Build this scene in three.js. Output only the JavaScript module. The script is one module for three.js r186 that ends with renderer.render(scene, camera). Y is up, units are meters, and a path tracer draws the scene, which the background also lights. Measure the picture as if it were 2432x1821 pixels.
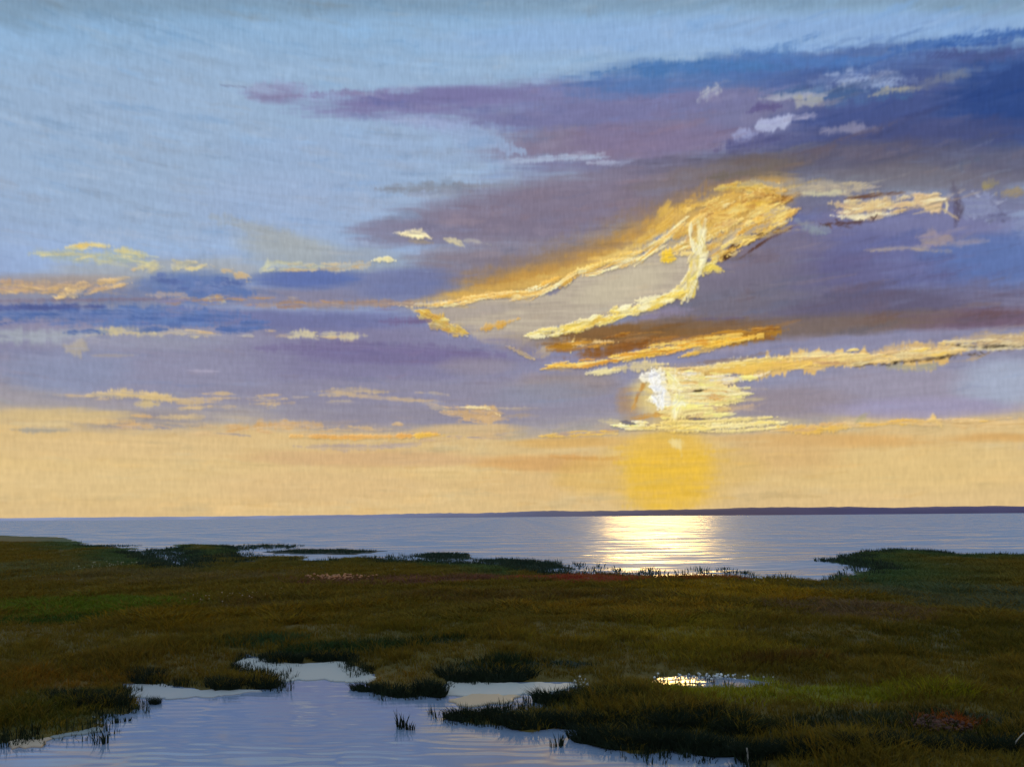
import * as THREE from 'three';
import { mergeGeometries } from 'three/addons/utils/BufferGeometryUtils.js';

// ---------------------------------------------------------------- camera, sun, exposure
const R = THREE.MathUtils.degToRad, { clamp, lerp, smoothstep } = THREE.MathUtils;
const scene = new THREE.Scene();
const EYE = 2.5;
const camera = new THREE.PerspectiveCamera(59.78, 1024 / 766, 0.1, 9000);
camera.position.set(0, EYE, 0);
camera.rotation.set(0, 0, R(-0.44));
camera.setViewOffset(1024, 766, 0, -132.3, 1024, 766);
const renderer = new THREE.WebGLRenderer();
renderer.toneMapping = THREE.LinearToneMapping;
renderer.toneMappingExposure = 1;
renderer.shadowMap.enabled = true;

const SUN_AZ = 12.2, SUN_EL = 10.2;
const toSun = new THREE.Vector3(Math.sin(R(SUN_AZ)) * Math.cos(R(SUN_EL)), Math.sin(R(SUN_EL)), -Math.cos(R(SUN_AZ)) * Math.cos(R(SUN_EL)));
const sun = new THREE.DirectionalLight(new THREE.Color(1, 0.64, 0.2), 0.5);
sun.position.copy(toSun).multiplyScalar(150);
sun.castShadow = true;
sun.shadow.radius = 16;
sun.shadow.mapSize.set(2048, 2048);
Object.assign(sun.shadow.camera, { left: -60, right: 60, top: 60, bottom: -60, near: 1, far: 400 });
scene.add(sun, sun.target);

// ---------------------------------------------------------------- noise and random numbers
let seedState = 7;
function rnd() { seedState = (seedState + 0x6d2b79f5) | 0; let t = Math.imul(seedState ^ (seedState >>> 15), 1 | seedState); t = (t + Math.imul(t ^ (t >>> 7), 61 | t)) ^ t; return ((t ^ (t >>> 14)) >>> 0) / 4294967296; }
const between = (a, b) => a + (b - a) * rnd();
function hash(x, y) { let h = Math.imul(x, 374761393) ^ Math.imul(y, 668265263); h = Math.imul(h ^ (h >>> 13), 1274126177); return ((h ^ (h >>> 16)) >>> 0) / 4294967296; }
function noise(x, y) {
  const ix = Math.floor(x), iy = Math.floor(y); let fx = x - ix, fy = y - iy;
  fx = fx * fx * (3 - 2 * fx); fy = fy * fy * (3 - 2 * fy);
  const a = hash(ix, iy), b = hash(ix + 1, iy), c = hash(ix, iy + 1), d = hash(ix + 1, iy + 1);
  return a + (b - a) * fx + (c - a) * fy + (a - b - c + d) * fx * fy;
}
const fbm = (x, y, n = 4) => { let s = 0, a = 0.5, t = 0; for (let i = 0; i < n; i++) { s += a * noise(x, y); t += a; a *= 0.5; x = x * 2.03 + 17.1; y = y * 2.03 + 5.7; } return s / t; };
const rgb = (hex) => { const n = parseInt(hex, 16); return [(n >> 16) / 255, ((n >> 8) & 255) / 255, (n & 255) / 255]; };
const toLinear = (c) => (c <= 0.04045 ? c / 12.92 : Math.pow((c + 0.055) / 1.055, 2.4));

// ---------------------------------------------------------------- the sky: air and clouds laid on in strokes, by compass bearing and height in degrees
const SW = 4096, SH = 2048, PPD = SW / 360, UP = SH / 2;            // pixels per degree; only the upper half is worked out
const col = new Float32Array(SW * UP * 3), thick = new Float32Array(SW * UP);
const skyX = (az) => (90 + az) * PPD, skyY = (el) => el * PPD;       // bearing 0 is -z, growing towards +x
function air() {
  const stops = [[0, 'dcbd88'], [3.5, 'dec087'], [6.2, 'd9bb86'], [7.8, 'aaa19d'], [10, '8f8ea6'], [14.5, '8a88a6'], [17.5, '8d9cc2'], [20.5, '97afd5'], [27, '98b0d0'], [34, '92b1d3'], [36.6, '8ab0d6'], [37.4, '7d9dba'], [40, '7f9fbd'], [44, '8fb2d6'], [90, '94b6dc']].map(([e, c]) => [e, rgb(c)]);  // the darker stops near the top paint the shadow of a picture frame
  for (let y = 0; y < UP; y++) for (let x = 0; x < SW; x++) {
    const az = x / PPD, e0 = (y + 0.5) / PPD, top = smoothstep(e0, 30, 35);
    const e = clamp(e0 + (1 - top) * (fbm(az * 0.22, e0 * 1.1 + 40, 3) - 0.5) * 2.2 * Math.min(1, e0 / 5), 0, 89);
    // the flat crown of the view is one line of air and painted frame shade, so its height follows the bearing
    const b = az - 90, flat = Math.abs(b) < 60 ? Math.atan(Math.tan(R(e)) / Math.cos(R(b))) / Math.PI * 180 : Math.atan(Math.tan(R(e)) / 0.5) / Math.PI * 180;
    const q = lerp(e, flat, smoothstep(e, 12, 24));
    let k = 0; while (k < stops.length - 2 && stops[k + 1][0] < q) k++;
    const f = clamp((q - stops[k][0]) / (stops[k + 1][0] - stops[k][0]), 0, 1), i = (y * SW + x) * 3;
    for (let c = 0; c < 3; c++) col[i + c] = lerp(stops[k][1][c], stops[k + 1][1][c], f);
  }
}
let strokeCount = 0;
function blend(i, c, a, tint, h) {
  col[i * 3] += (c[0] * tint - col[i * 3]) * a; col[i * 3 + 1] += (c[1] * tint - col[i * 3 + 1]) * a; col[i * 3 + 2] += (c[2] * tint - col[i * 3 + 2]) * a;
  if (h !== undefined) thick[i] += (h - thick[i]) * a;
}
// Cloud streets are straight in the world, so on the globe of the sky they follow great circles: shapes are worked out on a
// tangent plane that touches the globe at the horizon below them (all those round the sunset share one), in pixels.
const UNIT = PPD * 180 / Math.PI;
function chart(points) {
  const az = points[0][0], home = Math.abs(az) < 55 ? 0 : az;
  return { home, p: points.map(([a, e]) => [Math.tan(R(a - home)) * UNIT, Math.tan(R(e)) / Math.cos(R(a - home)) * UNIT]) };
}
// calls f(X, Y, index) for every pixel of the globe whose place on the tangent plane lies in a box
function over(home, x0, x1, y0, y1, f) {
  const a0 = Math.floor((Math.atan(x0 / UNIT) * 180 / Math.PI) * PPD), a1 = Math.ceil((Math.atan(x1 / UNIT) * 180 / Math.PI) * PPD), hx = Math.round(skyX(home));
  for (let a = a0; a <= a1; a++) {
    const az = a / PPD, X = Math.tan(R(az)) * UNIT, c = Math.cos(R(az)), e0 = Math.max(0, Math.floor(Math.atan(y0 / UNIT * c) * 180 / Math.PI * PPD)), e1 = Math.min(UP - 1, Math.ceil(Math.atan(y1 / UNIT * c) * 180 / Math.PI * PPD)), col0 = ((hx + a) % SW + SW) % SW;
    for (let e = e0; e <= e1; e++) f(X, Math.tan(R((e + 0.5) / PPD)) / c * UNIT, e * SW + col0);
  }
}
// a soft mass of cloud: centre, half sizes, slant, colour, strength
function mass(centre, rx, ry, slant, hex, a = 1, ragged = 1) {
  const c = rgb(hex), k = ++strokeCount * 13.7, { home, p } = chart([centre]), [cx, cy] = p[0], sx = rx * PPD * 1.1, sy = ry * PPD * 1.1, co = Math.cos(R(slant)), si = Math.sin(R(slant)), bx = Math.hypot(sx * co, sy * si) * 1.4, by = Math.hypot(sx * si, sy * co) * 1.4;
  over(home, cx - bx, cx + bx, Math.max(0, cy - by), cy + by, (x, y, i) => {
    const dx = x - cx, dy = y - cy, u = (dx * co + dy * si) / sx, v = (-dx * si + dy * co) / sy;
    let e = u * u + v * v; if (e > 1.95) return;
    e += ragged * ((fbm(x * 0.014 + k, y * 0.07, 3) - 0.5) * 0.8 + (noise(x * 0.05, y * 0.5 + k) - 0.5) * 0.35 + (noise(x * 0.7, y * 0.06 + k) - 0.5) * 0.14);
    const al = a * (1 - smoothstep(e, 0.05, 1.05)); if (al > 0.004) blend(i, c, al, 1);
  });
}
// one brush-like streak of cloud along a line of points; body above 0 gets painted ridge shading, like thick paint
function streak(points, width, hex, { a = 0.95, dry = 0.45, hard = 0.3, body = 0, taper = 0.3, jag = 0.55, hex2, tone } = {}) {
  const c = tone ?? rgb(hex), c2 = hex2 ? rgb(hex2) : c, k = ++strokeCount * 7.31, { home, p } = chart(points), hw = width * PPD / 2 * 1.45, seg = [];
  let L = 0, x0 = 1e9, x1 = -1e9, y0 = 1e9, y1 = -1e9;
  for (let i = 0; i < p.length; i++) {
    x0 = Math.min(x0, p[i][0]); x1 = Math.max(x1, p[i][0]); y0 = Math.min(y0, p[i][1]); y1 = Math.max(y1, p[i][1]);
    if (i) { const dx = p[i][0] - p[i - 1][0], dy = p[i][1] - p[i - 1][1], l = Math.hypot(dx, dy) || 1e-6; seg.push([p[i - 1][0], p[i - 1][1], dx / l, dy / l, l, L]); L += l; }
  }
  const m = hw * 1.7 + 2;
  over(home, x0 - m, x1 + m, Math.max(0, y0 - m), y1 + m, (x, y, i) => {
    let best = 1e9, s = 0, t = 0;
    for (let q = 0; q < seg.length; q++) {
      const [ax, ay, dx, dy, l, at] = seg[q], qx = x - ax, qy = y - ay, along = qx * dx + qy * dy, w = clamp(along, q ? 0 : -hw * 0.6, q < seg.length - 1 ? l : l + hw * 0.6), ex = qx - dx * w, ey = qy - dy * w, d = ex * ex + ey * ey;
      if (d < best) { best = d; s = Math.sign(dx * qy - dy * qx) * Math.sqrt(d); t = at + w; }
    }
    const r = Math.sqrt(best); if (r > m) return;
    const f = clamp(t / L, 0, 1), ends = Math.pow(Math.min(1, Math.min(f, 1 - f) / Math.max(taper, 1e-3)), 0.55), half = hw * (taper > 0 ? lerp(0.3, 1, ends) : 1);
    const bristle = noise(s * 0.85 + k, t * 0.035 + k) * 0.65 + noise(s * 2.3 - k, t * 0.09) * 0.35;
    const edge = (r + (fbm(t * 0.13 + k, s * 0.16, 3) - 0.45) * hw * 2 * jag + (noise(x * 0.75, y * 0.07 + k) - 0.5) * Math.min(hw * 0.5, 4)) / half;
    let al = a * (1 - smoothstep(edge, hard, 1.02));
    al *= 1 - dry * smoothstep(bristle * 0.75 + (fbm(x * 0.05 + k, y * 0.16, 2) - 0.5) * 0.55 + 0.12 + (1 - ends) * 0.35, 0.42, 0.75);
    if (al <= 0.004) return;
    const mix = smoothstep(bristle, 0.35, 0.65), cc = [lerp(c[0], c2[0], mix), lerp(c[1], c2[1], mix), lerp(c[2], c2[2], mix)];
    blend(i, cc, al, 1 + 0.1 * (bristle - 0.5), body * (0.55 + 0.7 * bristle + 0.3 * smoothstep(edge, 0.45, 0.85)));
  });
}
// a flat patch of one colour with a worn edge
function patch(points, hex, { a = 1, body = 0, wear = 1, hex2 } = {}) {
  const c = rgb(hex), c2 = rgb(hex2 ?? hex), k = ++strokeCount * 3.17, { home, p } = chart(points), xs = p.map((q) => q[0]), ys = p.map((q) => q[1]), m = 7;
  over(home, Math.min(...xs) - m, Math.max(...xs) + m, Math.max(0, Math.min(...ys) - m), Math.max(...ys) + m, (x, y, n) => {
    const px = x + (fbm(x * 0.09 + k, y * 0.09, 3) - 0.5) * 11 * wear, py = y + (fbm(x * 0.09, y * 0.09 + k, 3) - 0.5) * 11 * wear + (noise(x * 0.75, y * 0.07 + k) - 0.5) * 3.5 * wear;
    let inside = false, d = 1e9;
    for (let i = 0, j = p.length - 1; i < p.length; j = i++) {
      const [ax, ay] = p[i], [bx, by] = p[j];
      if ((ay > py) !== (by > py) && px < ((bx - ax) * (py - ay)) / (by - ay) + ax) inside = !inside;
      const dx = bx - ax, dy = by - ay, w = clamp(((px - ax) * dx + (py - ay) * dy) / (dx * dx + dy * dy), 0, 1); d = Math.min(d, Math.hypot(px - ax - dx * w, py - ay - dy * w));
    }
    const al = a * smoothstep(inside ? d : -d, -1.2, 2.2); if (al <= 0.004) return;
    const b = noise(x * 0.05 + k, y * 0.7);
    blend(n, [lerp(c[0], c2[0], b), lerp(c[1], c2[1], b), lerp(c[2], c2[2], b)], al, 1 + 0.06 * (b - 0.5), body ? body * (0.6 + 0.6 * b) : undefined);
  });
}
// a scatter of short thick dabs along a line, in colours drawn from a palette
function dabs(points, spread, n, palette, { len = 1.2, width = 0.4, body = 0.8, dry = 0.35, a = 0.95, turn = 8 } = {}) {
  let L = [0]; for (let i = 1; i < points.length; i++) L.push(L[i - 1] + Math.hypot(points[i][0] - points[i - 1][0], points[i][1] - points[i - 1][1]));
  for (let q = 0; q < n; q++) {
    const t = rnd() * L[L.length - 1]; let i = 1; while (L[i] < t && i < L.length - 1) i++;
    const f = (t - L[i - 1]) / (L[i] - L[i - 1]), [ax, ay] = points[i - 1], [bx, by] = points[i], dir = Math.atan2(by - ay, bx - ax) + R(between(-turn, turn)), off = (rnd() + rnd() - 1) * spread, x = lerp(ax, bx, f) - Math.sin(dir) * off * 0.4, y = lerp(ay, by, f) + Math.cos(dir) * off, l = len * between(0.4, 1.3) / 2;
    streak([[x - Math.cos(dir) * l, y - Math.sin(dir) * l], [x, y + between(-0.06, 0.1)], [x + Math.cos(dir) * l, y + Math.sin(dir) * l]], width * between(0.5, 1.3), palette[Math.floor(rnd() * palette.length)], { body: body * between(0.5, 1.2), dry, a, hex2: palette[Math.floor(rnd() * palette.length)] });
  }
}
// many short strokes, each in about the colour that already lies there: the handling of the whole sky
function handling(n, widest, a, low = 0.6) {
  for (let i = 0; i < n; i++) {
    const near = rnd() < 0.6, az = near ? between(-42, 42) : between(-180, 180), el = between(low, near ? 40 : 60), x = ((Math.round(skyX(az)) % SW) + SW) % SW, at = Math.round(skyY(el)) * SW + x, l = between(1, 4.5), t = between(-0.05, 0.05), s = between(-0.035, 0.035);
    const tone = [0, 1, 2].map((c) => clamp(col[at * 3 + c] + t + s * [1, 0, -1][c], 0, 1));
    streak([[az, el], [az + l * 0.5, el + between(-0.12, 0.2)], [az + l, el + between(-0.2, 0.3)]], between(0.25, widest), '', { tone, a, dry: 0.7, hard: 0.15, taper: 0.4 });
  }
}
function paintClouds() {
  // all round the horizon, out of view too: the same lavender banks over a golden band
  for (let i = 0; i < 150; i++) {
    const az = between(50, 310), el = 5 + 16 * Math.pow(rnd(), 1.3), tone = ['8f8ea8', '7d7aa0', '9a94a4', '74749c', '8a8ab0'][Math.floor(rnd() * 5)];
    mass([az, el], between(8, 20), between(0.8, 2.2), between(-4, 4), tone, between(0.5, 0.85));
  }
  for (let i = 0; i < 60; i++) { const az = between(50, 310), el = between(24, 34); mass([az, el], between(8, 16), between(1, 2.5), between(-5, 8), rnd() < 0.5 ? '8f9cc0' : '7d84ac', between(0.3, 0.7)); }
  for (let i = 0; i < 130; i++) { const az = between(48, 312), el = between(5, 18), l = between(2, 7); streak([[az, el], [az + l, el + between(-0.4, 0.6)]], between(0.3, 0.8), ['e0b878', 'd8b480', 'cbbf9c', 'd4b080'][Math.floor(rnd() * 4)], { dry: 0.6, a: 0.8 }); }

  // clear blue, and the light strip under the crown of the sky on the right
  mass([15.59, 34.70], 25.05, 1.97, 1, '8cb0de', 0.8, 0.5); mass([30.60, 32.03], 15.03, 1.43, 1, '86aada', 0.8, 0.5);
  mass([-30.53, 25.29], 15.03, 9.30, 0, '96b0d0', 0.6, 0.4); mass([-19.16, 24.27], 10.74, 3.22, 0, '98aed2', 0.6, 0.5); mass([-34.27, 17.85], 7.16, 2.15, 0, '98b2dc', 0.8, 0.4);
  // the great dark bank on the right
  mass([17.72, 29.34], 22.90, 5.37, 5, '74749c', 0.95, 0.8); mass([5.98, 31.64], 15.03, 2.68, 3, '7676a4', 0.9, 1); mass([7.91, 28.88], 11.81, 1.97, 2, '85798f', 0.85, 1);
  mass([-7.87, 31.56], 11.81, 1.43, 2, '7b78a8', 0.95, 1); mass([-6.69, 32.11], 7.87, 0.86, 2, '7673a4', 0.8, 1); mass([-19.45, 30.99], 3.22, 0.93, -4, '8586b0', 0.75, 0.8);
  mass([15.56, 32.45], 12.88, 1.72, 5, '4f76b4', 0.85, 1.1); mass([28.47, 30.56], 15.03, 2.15, 3, '4a68a8', 0.85, 1.1);
  mass([32.29, 26.96], 15.03, 4.65, 4, '42528c', 0.95, 0.8); mass([37.13, 26.11], 6.80, 5.01, 0, '2b4788', 0.9, 0.7); mass([30.84, 25.69], 12.88, 1.97, 2, '484f7e', 0.85, 0.8);
  mass([12.53, 28.80], 8.59, 1.79, 2, '7f7498', 0.7, 1);
  streak([[7.56, 33.29], [14.83, 33.03], [22.65, 31.67]], 1.22, '4877b6', { dry: 0.5 }); streak([[19.20, 33.24], [25.63, 31.22], [29.08, 30.72]], 1.22, '4f78ba', { dry: 0.6 });
  streak([[29.99, 31.05], [33.45, 30.44], [36.90, 29.46]], 0.93, '3560ac', { dry: 0.4 }); streak([[33.72, 30.65], [37.71, 29.62], [39.83, 28.97]], 0.79, '3f69b2', { dry: 0.5 }); streak([[31.46, 30.35], [35.33, 29.13], [38.87, 28.26]], 1.07, '4a5a94', { dry: 0.4 });
  streak([[21.27, 30.47], [25.94, 29.42], [30.86, 28.39]], 1.43, '46699c', { dry: 0.5, a: 0.8 }); streak([[24.32, 31.23], [29.08, 30.21]], 0.72, '3f5f9f', { dry: 0.4, a: 0.8 });
  streak([[15.58, 34.36], [24.67, 32.47], [28.48, 31.79]], 1.07, '8fb4e2', { dry: 0.4 }); streak([[28.49, 32.29], [32.05, 31.53], [35.34, 30.34]], 0.86, '8db2e0', { dry: 0.4 });
  // light dabs in the dark bank
  streak([[16.10, 30.93], [17.02, 31.26], [17.60, 31.45]], 0.86, 'b0b4c0', { dry: 0.5, hex2: '9aa0b8', taper: 0.1 });
  streak([[20.57, 30.20], [22.64, 30.00], [25.29, 29.53]], 0.57, 'a0a4b8', { dry: 0.5 }); patch([[23.04, 29.92], [25.16, 29.56], [25.29, 28.98], [23.17, 29.29]], 'abab9e', { a: 0.85, hex2: '9c9fb0' });
  streak([[24.81, 30.44], [27.53, 30.00], [30.86, 29.13]], 1.57, '8ba0cc', { dry: 0.75, hex2: 'a0b0d0' }); streak([[28.46, 28.83], [29.67, 28.85], [31.73, 28.43]], 0.50, 'a09f96', { dry: 0.6 });
  patch([[20.35, 28.71], [21.26, 29.07], [23.03, 28.87], [22.89, 28.44], [22.28, 28.04], [20.90, 28.22]], 'b2bbdc', { hex2: 'a0a6cc' }); streak([[22.62, 28.61], [24.63, 28.51], [25.02, 28.65]], 0.57, '9c9dbe', { dry: 0.5 });
  patch([[18.15, 28.36], [19.86, 28.56], [20.56, 28.28], [19.92, 27.91], [18.79, 27.91]], '9ba4cc', { hex2: '8c90bc' }); streak([[24.62, 27.47], [27.51, 27.12], [29.05, 26.72]], 0.79, '8484a4', { dry: 0.6 });
  streak([[22.29, 29.51], [20.57, 29.64], [19.87, 29.59]], 0.79, '5c5488', { dry: 0.3, a: 0.8 }); streak([[17.71, 27.59], [19.85, 27.52], [21.93, 27.53]], 1.22, '525488', { dry: 0.3, a: 0.8 });
  // blue opening to the left of it and its pale streaks
  mass([-13.27, 27.98], 11.81, 3.04, 0, '94aed2', 0.9, 0.6); streak([[-7.88, 30.40], [-3.16, 29.74], [0.40, 28.85]], 1.79, '94aad0', { dry: 0.2, hard: 0.2 }); streak([[-1.60, 27.87], [3.97, 28.16], [8.68, 27.98]], 0.50, 'a4b4d2', { dry: 0.5 });
  streak([[6.72, 27.67], [9.64, 27.54]], 0.36, 'b2bcd6', { dry: 0.3 }); streak([[5.54, 27.91], [8.29, 28.25]], 0.29, 'a9b4d0', { dry: 0.4 });
  streak([[-21.55, 30.77], [-19.09, 31.48], [-17.66, 31.58]], 1.07, '8f92b8', { dry: 0.3, hard: 0.2, a: 0.7 }); streak([[-23.58, 30.76], [-21.03, 31.07]], 0.18, '7a86a8', { dry: 0.3 }); streak([[-21.20, 30.44], [-17.67, 31.08]], 0.79, '8783a8', { dry: 0.3, hard: 0.2, a: 0.8 }); streak([[-17.67, 31.02], [-13.24, 31.77], [-7.86, 32.47]], 0.57, '827faa', { dry: 0.3 });
  streak([[-12.50, 30.42], [-7.88, 30.40], [-3.55, 30.57]], 1.07, '94a2cc', { dry: 0.5, a: 0.8, hard: 0.2 });
  // mauve and brown body of cloud above the golden gap
  mass([9.04, 25.06], 16.82, 3.04, 8, '7f768c', 0.95, 0.8); mass([-0.84, 24.08], 11.81, 2.68, 6, '7f788e', 0.95, 0.9); mass([-0.07, 21.03], 11.81, 2.15, 6, '857a86', 0.9, 0.8); mass([-8.73, 22.90], 6.08, 1.43, 4, '83809a', 0.8, 1);
  mass([24.27, 25.65], 17.18, 1.79, 3, '5e5b70', 0.95, 0.9); mass([17.69, 26.02], 8.23, 1.29, 6, '75695f', 0.8, 0.9); mass([33.66, 23.05], 9.30, 1.36, -1, '68636f', 0.85, 0.9);
  streak([[-11.02, 25.69], [-5.96, 26.14], [-1.61, 26.36]], 0.93, '8b94a6', { dry: 0.6, hex2: '7f8490' }); streak([[-9.09, 25.49], [-3.60, 25.76]], 0.64, '98a6c4', { dry: 0.6 }); streak([[-1.63, 24.74], [3.14, 25.01], [8.26, 25.11]], 0.50, '948fa8', { dry: 0.6, a: 0.6 });
  mass([28.39, 20.98], 15.03, 2.50, 1, '73729c', 0.95, 0.6); mass([22.55, 19.40], 9.30, 3.22, 4, '6a678e', 0.95, 0.6);
  // the right middle: violet and blue bank, dark mauve foot
  mass([30.78, 18.08], 15.75, 3.94, 2, '686b9c', 0.98, 0.7); mass([36.03, 17.03], 7.16, 2.68, 0, '5a74b2', 0.85, 0.7); mass([24.21, 17.86], 7.16, 2.50, 2, '64618a', 0.9, 0.8); mass([31.67, 20.33], 10.02, 1.43, 0, '7a7ca6', 0.8, 0.8);
  mass([27.42, 15.44], 17.18, 1.65, 2, '625c76', 0.95, 0.7); mass([34.14, 13.45], 10.74, 1.00, 1, '6f5a6c', 0.9, 0.8); mass([24.51, 14.31], 14.31, 1.22, 3, '77675f', 0.9, 0.7); mass([16.16, 16.72], 6.08, 0.86, 4, '6c6166', 0.85, 0.6);
  streak([[28.07, 19.18], [30.78, 18.87], [33.63, 18.01]], 0.43, 'a99c96', { dry: 0.6 }); patch([[31.14, 19.47], [32.24, 19.67], [33.58, 19.15], [33.80, 18.57], [31.94, 18.77]], 'ae9c8c', { a: 0.8, hex2: '9488a0' }); streak([[33.35, 18.55], [35.52, 18.32]], 0.50, '9490a8', { dry: 0.5 });
  // dark brown band under the gap
  mass([11.65, 15.09], 11.81, 1.22, 4, '85623c', 0.98, 0.6); streak([[1.86, 14.72], [8.95, 14.98], [16.15, 15.67], [19.04, 15.48]], 1.29, '80603f', { dry: 0.2 }); streak([[15.40, 13.76], [19.03, 14.08], [22.17, 14.33]], 1.15, 'b5802c', { dry: 0.35, hex2: '9a6c30' }); streak([[14.67, 15.79], [19.75, 15.48]], 0.25, '5f4660', { dry: 0.2 });
  streak([[5.02, 13.34], [9.72, 13.91], [13.16, 14.27]], 1.07, '8c5826', { dry: 0.2 });
  mass([7.04, 19.45], 18.61, 3.94, 3, '837a88', 0.85, 0.6); mass([17.62, 17.29], 10.74, 2.50, 3, '75707f', 0.9, 0.6); mass([5.12, 24.95], 15.39, 3.22, 6, '80768a', 0.8, 0.7); mass([19.07, 19.84], 8.23, 2.86, 10, '7a7386', 0.8, 0.6); mass([15.49, 25.43], 7.16, 1.79, 8, '7d7276', 0.8, 0.7); mass([22.58, 23.53], 10.74, 1.57, 3, '6e6a80', 0.8, 0.7);
  streak([[-5.64, 18.70], [0.72, 19.91], [7.06, 21.66], [11.72, 23.36], [15.49, 24.80]], 3.40, 'a08058', { a: 0.8, dry: 0.2, hard: 0, jag: 0.25 }); streak([[-8.00, 17.92], [-1.68, 19.00], [3.89, 20.05], [9.01, 21.69], [13.24, 23.43], [15.49, 24.48]], 1.93, 'c99a4c', { a: 0.9, dry: 0.2, hard: 0, jag: 0.3 }); streak([[-8.78, 17.64], [-2.48, 18.50], [3.49, 19.36], [9.00, 21.01], [13.61, 22.87]], 1.07, 'e3b75c', { a: 0.9, dry: 0.25, hard: 0, jag: 0.3 }); streak([[1.11, 19.09], [6.26, 20.25], [11.32, 21.93], [14.74, 23.60]], 0.93, 'edcc78', { a: 0.85, dry: 0.35, hard: 0.05, jag: 0.4 });
  mass([36.33, 22.91], 7.16, 1.79, -1, '5f5f78', 0.9, 0.6); mass([35.27, 21.24], 5.73, 1.79, 0, '6c6c8c', 0.85, 0.7);
  handling(3200, 1.1, 0.55);
  // pale gap
  patch([[-9.24, 17.27], [-6.44, 17.29], [-2.08, 18.07], [3.48, 18.37], [5.86, 19.57], [9.39, 20.43], [12.08, 21.20], [14.72, 22.30], [16.56, 20.79], [15.44, 19.21], [13.94, 17.96], [10.90, 16.97], [7.40, 16.14], [2.27, 15.19], [0.67, 13.95], [-2.51, 14.48], [-4.48, 15.80], [-6.84, 16.33]], 'b6a898', { wear: 0.7, hex2: 'beb29d' });
  mass([9.76, 18.78], 5.01, 1.50, 17, 'c8bca2', 0.85, 0.3); mass([-3.68, 17.05], 3.94, 0.72, 6, 'aa9f98', 0.7, 0.3); mass([1.07, 14.54], 3.22, 0.86, 0, 'a29283', 0.7, 0.6);
  mass([29.93, 23.40], 12.17, 1.22, 0, '74707c', 0.85, 0.7);
  // golden mass at the right end of the gap
  mass([18.39, 23.50], 6.08, 2.36, 16, 'd4aa58', 0.98, 0.7); mass([20.17, 24.20], 4.29, 1.57, 10, 'c49a56', 0.85, 0.8);
  streak([[20.52, 23.78], [21.90, 23.82], [23.12, 23.38]], 0.93, '9a6a30', { dry: 0.4, hex2: '8a5a2a' }); streak([[12.84, 21.81], [16.94, 23.04], [21.90, 23.82]], 1.07, 'e2b456', { dry: 0.35, body: 0.8, hex2: 'cf9c44' }); streak([[16.19, 20.83], [19.80, 22.04], [22.57, 22.72]], 1.29, 'dca23e', { dry: 0.3, body: 0.9, hex2: 'e8c068' });
  streak([[16.96, 24.94], [18.76, 25.02], [21.22, 24.54]], 0.57, 'e0c060', { dry: 0.4, body: 0.6 }); streak([[18.39, 23.82], [20.51, 23.53], [22.24, 23.58]], 0.36, 'e6bc50', { dry: 0.4, body: 0.6 }); streak([[14.74, 23.93], [17.68, 24.22], [19.47, 24.30]], 0.79, 'ddb254', { dry: 0.5, body: 0.6 }); streak([[15.46, 21.57], [18.02, 22.39], [19.10, 22.65]], 0.64, 'f0d484', { dry: 0.3, body: 1 });
  streak([[17.64, 20.34], [20.50, 21.37], [21.88, 21.88]], 0.43, 'f0c458', { dry: 0.2, body: 1 }); streak([[18.73, 21.85], [17.65, 21.00], [17.10, 20.06]], 0.79, 'c4b49a', { dry: 0.3 }); streak([[17.46, 20.02], [18.37, 20.75], [19.09, 21.65]], 0.32, '5b3c20', { dry: 0.75 }); streak([[19.07, 19.97], [21.19, 21.05], [23.24, 21.67]], 0.29, '5a3c30', { dry: 0.72 });
  dabs([[13.22, 21.78], [16.94, 22.88], [22.24, 23.58]], 1.7, 70, ['ecca70', 'f2d888', 'ecc870', 'dcb25a', 'f6e4a4', 'c8964c', 'e6bc62', 'd8b070'], { len: 1.2, width: 0.6, body: 0.9, dry: 0.45, turn: 16 });
  dabs([[16.92, 20.58], [19.80, 21.72], [22.91, 22.79]], 1.0, 30, ['eac468', 'f4d880', 'e0b050', 'c89a50', 'bca88c'], { len: 1.3, width: 0.5, body: 1, dry: 0.4 }); dabs([[17.68, 25.01], [19.82, 24.93], [22.24, 23.89]], 0.6, 14, ['e0c060', 'd2a850', 'c8b070'], { len: 1.0, width: 0.35, body: 0.6 });
  dabs([[17.64, 20.00], [19.79, 21.07], [22.57, 21.78]], 0.3, 16, ['5b3c20', '4a3020', '6c4a2c'], { len: 0.7, width: 0.16, body: 0.2, dry: 0.7 });
  // creamy highlights along its edges
  dabs([[14.31, 17.58], [15.29, 19.23], [15.82, 20.86], [15.83, 22.19]], 1.3, 44, ['f2e7b4', 'f6eec2', 'e9d27c', 'ead06a', 'd8c8a0'], { len: 1.3, width: 0.55, body: 1.1, turn: 25 });
  dabs([[15.44, 18.87], [16.91, 19.58], [18.21, 18.93]], 0.5, 12, ['e8c252', 'f3e49a', 'e9d060'], { len: 0.9, width: 0.4, body: 1 }); patch([[12.61, 20.96], [13.67, 21.07], [14.04, 20.50], [13.43, 20.07], [12.76, 20.33]], 'f0c63e', { body: 0.8 });
  streak([[15.18, 22.91], [15.09, 21.93], [15.45, 20.73]], 0.32, 'f6efc4', { dry: 0.2, body: 1.2 }); streak([[15.64, 21.22], [16.18, 19.99], [15.62, 18.85]], 0.50, 'f4ecc0', { dry: 0.3, body: 1.2 });
  streak([[-10.09, 17.45], [-8.00, 17.46], [-5.65, 17.59], [-2.87, 18.21], [0.31, 18.49]], 0.47, 'ecc070', { dry: 0.25, body: 0.9, hex2: 'f2d48c' }); streak([[-6.83, 17.28], [-4.46, 17.61], [-2.08, 18.21], [0.70, 18.56], [2.49, 18.39]], 0.25, 'f6e6a8', { dry: 0.15, body: 1.2 });
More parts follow.
